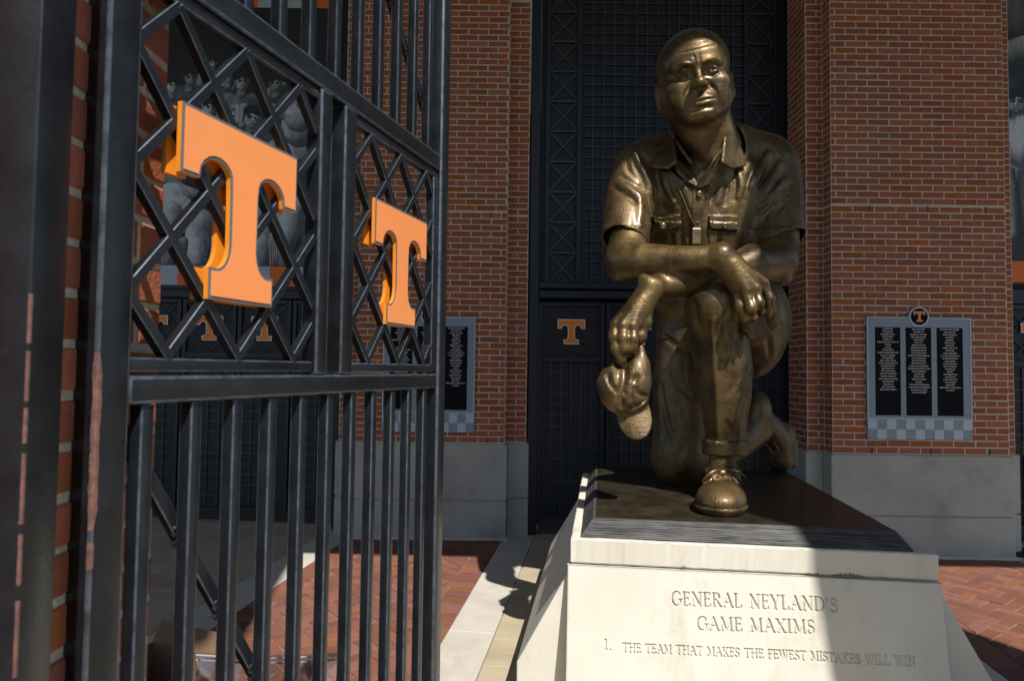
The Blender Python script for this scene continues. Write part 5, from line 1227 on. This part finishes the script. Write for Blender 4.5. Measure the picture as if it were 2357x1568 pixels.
# frame strips round the cut face, rounded edges, and the panel's sides
vs = [pp(PU0+e, -.01), pp(PU1-e, -.01), pp(PU1-e, hA), pp(PU0+e, hA), pp(uA, hA), pp(uA, hB), pp(PU0+e, hB), pp(uB, hA), pp(PU1-e, hB), pp(uB, hB), pp(PU0+e, PT+.004), pp(PU1-e, PT+.004)]
mb.add(vs, [(0, 1, 2, 7, 4, 3), (3, 4, 5, 6), (7, 2, 8, 9), (6, 5, 9, 8, 11, 10)])
for uu, sgn in ((PU0, 1), (PU1, -1)):
    prof = [(uu+sgn*e, 0), (uu+sgn*e*.35, e*.25), (uu, e), (uu, .30)]; hs2 = [-.01, .2, .4, .6, PT+.004]
    vs = [pp(u_, H, bk) if bk < .25 else uv(u_, 3.56, H) for u_, bk in prof for H in hs2]; m_ = len(hs2)
    mb.add(vs, [(q*m_+k, q*m_+k+1, (q+1)*m_+k+1, (q+1)*m_+k) for q in range(3) for k in range(m_-1)])
vs = [pp(PU0, PT+.004, e), pp(PU1, PT+.004, e), uv(PU1, 3.56, PT+.004), uv(PU0, 3.56, PT+.004)]; mb.add(vs, [(0, 1, 2, 3)])
o = mb.build('front_panel', M_LIME, ped); o.matrix_parent_inverse = pinv
M_MOSS = mat('green_algae', (.10, .16, .06), (.16, .20, .09), 40, .95)
for ua, ub in ((.985, 1.055), (1.115, 1.26), (.40, .425)):
    r_ = np.random.default_rng(int(ua*100)); k = 26; top_ = [uv(ua+(ub-ua)*i/k, CV0-.0022, CB+.006+.016*math.sin(math.pi*i/k)*r_.random()) for i in range(k+1)]; bot = [uv(ua+(ub-ua)*i/k, CV0-.0022, CB+.002) for i in range(k+1)]
    m_ = MB(); m_.add(top_+bot, [(i, i+1, k+2+i, k+1+i) for i in range(k)]); o = m_.build('algae', M_MOSS, ped); o.matrix_parent_inverse = pinv

# ================================================================ IRON GATE
GA = math.radians(17.2); g_dir = np.array([math.sin(GA), math.cos(GA), 0]); n_dir = np.array([math.cos(GA), -math.sin(GA), 0])
g0 = at(247, 840, .9); g0[2] = 0
gate = empty('iron_gate', tuple(g0)); tag(gate, 'open black iron gate with diamond lattice and two orange letters in the foreground', 'gate')
gate.matrix_world = Matrix(((g_dir[0], -n_dir[0], 0, g0[0]), (g_dir[1], -n_dir[1], 0, g0[1]), (0, 0, 1, 0), (0, 0, 0, 1)))
# local axes: x along the leaf from the hinge, y away from the viewer's side (front face at y = 0), z up
def gbox(name, u0, u1, d0, d1, z0, z1, bev=.004): mb = MB(); mb.box((u0, d0, z0), (u1, d1, z1)); return mb.build(name, M_IRON, gate, bevel=bev, seg=2, smooth=True, edge=M_EDGEGLINT)
gbox('hinge_stile', -.016, .038, 0, .056, .05, 3.2, .005); gbox('meeting_stile', 1.095, 1.15, .0, .042, .05, 3.2, .006)
gbox('middle_rail', .039, 1.094, .003, .043, 1.724, 1.764, .005); gbox('upper_rail', .039, 1.094, .003, .043, 2.349, 2.396, .005)
gbox('bottom_rail', .039, 1.094, .003, .043, .10, .14); gbox('top_rail', .039, 1.094, .003, .043, 3.1, 3.15)
for u0, u1 in ((.486, .524), (.578, .626)): gbox('panel_post', u0, u1, .002, .040, 1.765, 2.348, .004)
for a, b in ((.039, .485), (.627, 1.094)): gbox('lattice_sill', a, b, .010, .032, 1.769, 1.790, .003); gbox('lattice_head', a, b, .010, .032, 2.326, 2.346, .003)
gbox('lattice_jamb', 1.062, 1.094, .008, .034, 1.791, 2.325, .003)
for i in range(11):
    u = .079+i*.0950; gbox('picket', u-.0115, u+.0115, .009, .032, .141, 1.723, .0025)
    if u+.0115 < 1.09: gbox('picket', u-.0115, u+.0115, .009, .032, 2.397, 3.099, .0025)
for base_u, ua, ub in ((.115, .039, .485), (.711, .627, 1.061)):
    z0, z1 = 1.790, 2.326; sl_ = .0885/.0772
    for sg in (1, -1):
        for i in range(-5, 8):
            uu = base_u+i*.1544; pts = []
            ta, tb = z0, z1; f = lambda z: uu+sg*(z-1.794)/sl_
            zs_ = sorted((1.794+sg*(ua-uu)*sl_, 1.794+sg*(ub-uu)*sl_)); ta, tb = max(z0, zs_[0]), min(z1, zs_[1])
            if tb-ta < .03: continue
            y = .0175 if sg > 0 else .0180
            mb = MB(); mb.bar((f(ta), y, ta), (f(tb), y, tb), .0155, .0160 if sg > 0 else .0175, (0, 1, 0)); mb.build('lattice_bar', M_IRON, gate, bevel=.0012, seg=1, edge=M_EDGEGLINT)
    cu = base_u+.143
    emblem(gate, lambda x, y, d: (cu+x, .0085-d, 2.172+y*1.115), .279, .008, .0046, M_ORANGE, M_GREY, M_EDGE)
    emblem(gate, lambda x, y, d: (cu+x, .0265+d, 2.172+y*1.115), .279, .008, .0046, M_ORANGE, M_GREY, M_EDGE)
# diagonal braces behind the pickets, with weld beads
for (ua, za), (ub, zb) in (((.039, 1.722), (1.05, .20)), ((.43, 3.095), (1.093, 2.485))):
    mb = MB(); mb.bar((ua, .0405, za), (ub, .0405, zb), .022, .016, (0, 1, 0)); mb.build('brace', M_IRON, gate, bevel=.002, seg=1, edge=M_EDGEGLINT)
    for i in range(11):
        u = .079+i*.0950
        if ua+.01 < u < ub-.01:
            z = za+(zb-za)*(u-ua)/(ub-ua); s = MB()
            for k in range(3): s.tube([(u-.0125, .030, z-.016+.012*k), (u-.0125, .038, z-.012+.012*k)], [.0045, .003], 6)
            s.build('weld_bead', M_IRON, gate, smooth=True)
# paint worn to the primer along the edges
def worn(parent, pts_fn, z0, z1, wmax, m, seed, n=90):
    r_ = np.random.default_rng(seed); zs_ = np.linspace(z0, z1, n); w1 = np.convolve(r_.random(n+8), np.ones(7)/7, 'same')[4:n+4]; w1 = np.clip((w1-.36)*3.2, .04, 1)*wmax; w1[0] = w1[-1] = .0005
    mb = MB(); vs = []
    for z, w_ in zip(zs_, w1+r_.normal(0, .0006, n)): w_ = max(w_, .0004); vs += [pts_fn(-w_*.8, z), pts_fn(0, z), pts_fn(w_, z)]
    mb.add(vs, [(3*k+j, 3*k+j+1, 3*k+j+4, 3*k+j+3) for k in range(n-1) for j in (0, 1)]); return mb.build('worn_paint', m, parent)
def stile_edge(w_, z): return (.0025, -.0006, z) if w_ == 0 else ((w_, -.0006, z) if w_ > 0 else (-.0006, -w_, z))
def flake(z0, z1, wr, wl, seed, n=150):
    r_ = np.random.default_rng(seed); mb = MB(); vs = []; sm = lambda w_: np.convolve(r_.random(n+40), np.ones(w_)/w_, 'same')[20:n+20]
    A_ = .75+.8*(sm(15)-.5)+.25*(sm(4)-.5); B_ = np.clip(.5+2.6*(sm(9)-.5)+.7*(sm(3)-.5), .08, 1.3); E_ = [(-.016, 0), (-.0145, .0014)]
    for k, z in enumerate(np.linspace(z0, z1, n)):
        e_ = min(1, 8*min(k, n-1-k)/n+.04); a = wr*e_*A_[k]; b = wl*e_*B_[k]; vs += [(-.0163, .004+b, z), (-.0150, .0012, z), (-.0125, -.0004, z), (-.0125+a, -.0005, z)]
    mb.add(vs, [(4*k+j, 4*k+j+1, 4*k+j+5, 4*k+j+4) for k in range(n-1) for j in (0, 1, 2)]); return mb.build('worn_paint', M_RED, gate)
flake(1.565, 1.795, .0065, .003, 2); flake(1.515, 1.55, .003, .0015, 4)
gate_inv = None
# fixed post beside it
gp = empty('gate_post', (-.53, .71, 0)); tag(gp, 'black iron post with a chipped red edge filling the far left of the picture', 'post')
mb = MB(); mb.box((-.045, -.0264, 0), (.046, .028, 3.4)); mb.build('post_tube', M_IRON, gp, bevel=.003, smooth=True)
def post_edge(w_, z): return (.0456, -.0260, z) if w_ == 0 else ((.0463, -.0244+w_, z) if w_ > 0 else (.0442+w_, -.0266, z))
for i, (za, zb) in enumerate(((1.80, 1.85), (1.742, 1.792), (1.70, 1.735), (1.62, 1.69), (1.56, 1.61), (1.47, 1.545))): worn(gp, post_edge, za, zb, .0004, M_RED, 9+i, 50)

# ================================================================ SMALL THINGS
# carton with an open flap
M_CARD = mat('brown_cardboard', (.20, .118, .058), (.17, .10, .05), 8, .85, bump=.1, bscale=60)
M_GREENINK = mat('green_ink', (.01, .09, .06), None, 5, .8)
bxo = onh(360, 1700, 0); cb = empty('cardboard_box', (-1.72, 3.35, 0), math.radians(-24)); tag(cb, 'brown cardboard box standing behind the lower gate bars', 'box')
def wall(a, b, c_, d, nm): mb = MB(); a, b, c_, d = map(Vector, (a, b, c_, d)); nn = (b-a).cross(d-a).normalized()*.004; vs = [a, b, c_, d, a+nn, b+nn, c_+nn, d+nn]; mb.add(vs, [(0, 1, 2, 3), (7, 6, 5, 4), (0, 4, 5, 1), (1, 5, 6, 2), (2, 6, 7, 3), (3, 7, 4, 0)]); return mb.build(nm, M_CARD, cb)
w2, d2, hh = .24, .20, .33
front = wall((-w2, -d2, 0), (w2, -d2, 0), (w2, -d2, hh), (-w2, -d2, hh), 'side'); wall((-w2, d2, 0), (w2, d2, 0), (w2, d2, hh), (-w2, d2, hh), 'side'); wall((-w2, -d2, 0), (-w2, d2, 0), (-w2, d2, hh), (-w2, -d2, hh), 'side'); wall((w2, -d2, 0), (w2, d2, 0), (w2, d2, hh), (w2, -d2, hh), 'side')
wall((-w2, d2, hh), (w2, d2, hh), (w2-.01, d2+.05, hh+.10), (-w2+.01, d2+.05, hh+.10), 'flap'); wall((-w2, -d2, hh), (w2, -d2, hh), (w2-.01, -d2-.13, hh-.06), (-w2+.01, -d2-.13, hh-.06), 'flap'); wall((-w2, -d2+.01, 0.006), (w2, -d2+.01, 0.006), (w2, d2, .006), (-w2, d2, .006), 'floor')
cu = bpy.data.curves.new('print', 'FONT'); cu.body = 'COMPLETEDOCSHRED.COM'; cu.size = .036; cu.align_x = 'CENTER'
tmp = bpy.data.objects.new('tmp', cu); col.objects.link(tmp); me = bpy.data.meshes.new_from_object(tmp.evaluated_get(bpy.context.evaluated_depsgraph_get())); bpy.data.objects.remove(tmp); me.materials.clear()
for v in me.vertices: v.co = Vector((v.co.x-.02, -d2-.0052, (.20+v.co.y)))
link('printed_lettering', me, M_GREENINK, front)
mb = MB(); mb.prism([(.02, .05), (.14, .05), (.14, .12), (.11, .12), (.11, .19), (.08, .15), (.02, .19)], 0, .001, lambda x, y, d: (x, -d2-.0052-d, y)); mb.build('printed_mark', M_GREENINK, front)
# clear plastic zip bag
mp_ = bpy.data.materials.new('clear_plastic'); mp_.use_nodes = True; t_ = mp_.node_tree; N = t_.nodes; N.clear(); out = N.new('ShaderNodeOutputMaterial'); tr_ = N.new('ShaderNodeBsdfTransparent'); tr_.inputs[0].default_value = (.93, .94, .96, 1)
gl = N.new('ShaderNodeBsdfGlossy'); gl.inputs['Roughness'].default_value = .12; gl.inputs[0].default_value = (.9, .9, .95, 1); mxs = N.new('ShaderNodeMixShader'); fr_ = N.new('ShaderNodeFresnel'); fr_.inputs[0].default_value = 1.45
nb_ = N.new('ShaderNodeTexNoise'); nb_.inputs['Scale'].default_value = 14; bp_ = N.new('ShaderNodeBump'); bp_.inputs['Strength'].default_value = .5; t_.links.new(nb_.outputs['Fac'], bp_.inputs['Height']); t_.links.new(bp_.outputs[0], gl.inputs['Normal']); t_.links.new(bp_.outputs[0], fr_.inputs['Normal'])
ma = N.new('ShaderNodeMath'); ma.operation = 'ADD'; ma.inputs[1].default_value = .16; t_.links.new(fr_.outputs[0], ma.inputs[0]); t_.links.new(ma.outputs[0], mxs.inputs[0]); t_.links.new(tr_.outputs[0], mxs.inputs[1]); t_.links.new(gl.outputs[0], mxs.inputs[2]); t_.links.new(mxs.outputs[0], out.inputs[0])
M_ZIP = mat('white_zip', (.30, .28, .29), None, 4, .35); M_BLUE = mat('blue_zip', (.02, .10, .55), None, 4, .35)
bag = empty('plastic_bag', (-1.12, 3.22, 0), math.radians(2)); tag(bag, 'clear plastic zip bag standing beside the cardboard box behind the bars', 'bag')
nu, nv = 60, 44
def sheet(nm, off, sgn):
    V = []; 
    for j in range(nv+1):
        for i in range(nu+1):
            s, t = i/nu, j/nv; belly = math.sin(math.pi*s)**.7*math.sin(math.pi*min(1, t*1.02))**.6; wob = .012*math.sin(9*s+7*t+sgn)+.009*math.sin(23*s-11*t)+.006*math.sin(31*t+17*s*sgn)
            V.append((-.33+.66*s-.05*(1-t)*(s-.5), sgn*(.09*belly)+wob*belly+.03*t*t, .012+.43*t-.015*math.sin(math.pi*s)*t))
    i, j = np.meshgrid(np.arange(nu), np.arange(nv), indexing='ij'); b = (j*(nu+1)+i).ravel(); o = link(nm, mesh_np(nm, V, np.stack([b, b+1, b+nu+2, b+nu+1], 1), smooth=True), mp_, bag); return V
Vs = sheet('bag_side', 0, -1); sheet('bag_side', 0, 1)
top_ = [Vs[nv*(nu+1)+i] for i in range(0, nu+1, 3)]
mb = MB(); mb.tube([(x, y-.004, z-.012) for x, y, z in top_], .0055, 6); mb.tube([(x, y-.004, z-.034) for x, y, z in top_], .0045, 6); mb.build('zip_strip', M_ZIP, bag, smooth=True)
mb = MB(); mb.tube([(x+.002, y, z) for x, y, z in [Vs[j*(nu+1)+nu] for j in range(0, nv+1, 3)]], .005, 6); mb.build('zip_edge', M_BLUE, bag, smooth=True)
# belt stanchion at the right edge
sp = onh(2366, 1277, 0); stn = empty('stanchion', (sp[0], sp[1], 0)); tag(stn, 'black crowd stanchion with round foot at the right edge by the pier', 'stanchion')
mb = MB(); prof = [(.001, .055), (.05, .05), (.12, .032), (.19, .018), (.20, .010), (.20, 0)]; n = 40
mb.add([(r_*math.cos(2*math.pi*k/n), r_*math.sin(2*math.pi*k/n), z) for r_, z in prof for k in range(n)], [(q*n+k, q*n+(k+1) % n, (q+1)*n+(k+1) % n, (q+1)*n+k) for q in range(len(prof)-1) for k in range(n)]+[tuple(range(n))]); mb.build('round_foot', M_IRON, stn, smooth=True)
mb = MB(); mb.tube([(0, 0, .04), (0, 0, .98)], .034, 20); mb.build('stem', M_IRON, stn, smooth=True)
mb = MB(); mb.tube([(0, 0, .98), (0, 0, 1.0), (0, 0, 1.10), (0, 0, 1.12)], [.036, .041, .041, .036], 20); mb.build('belt_head', M_STEEL, stn, smooth=True)
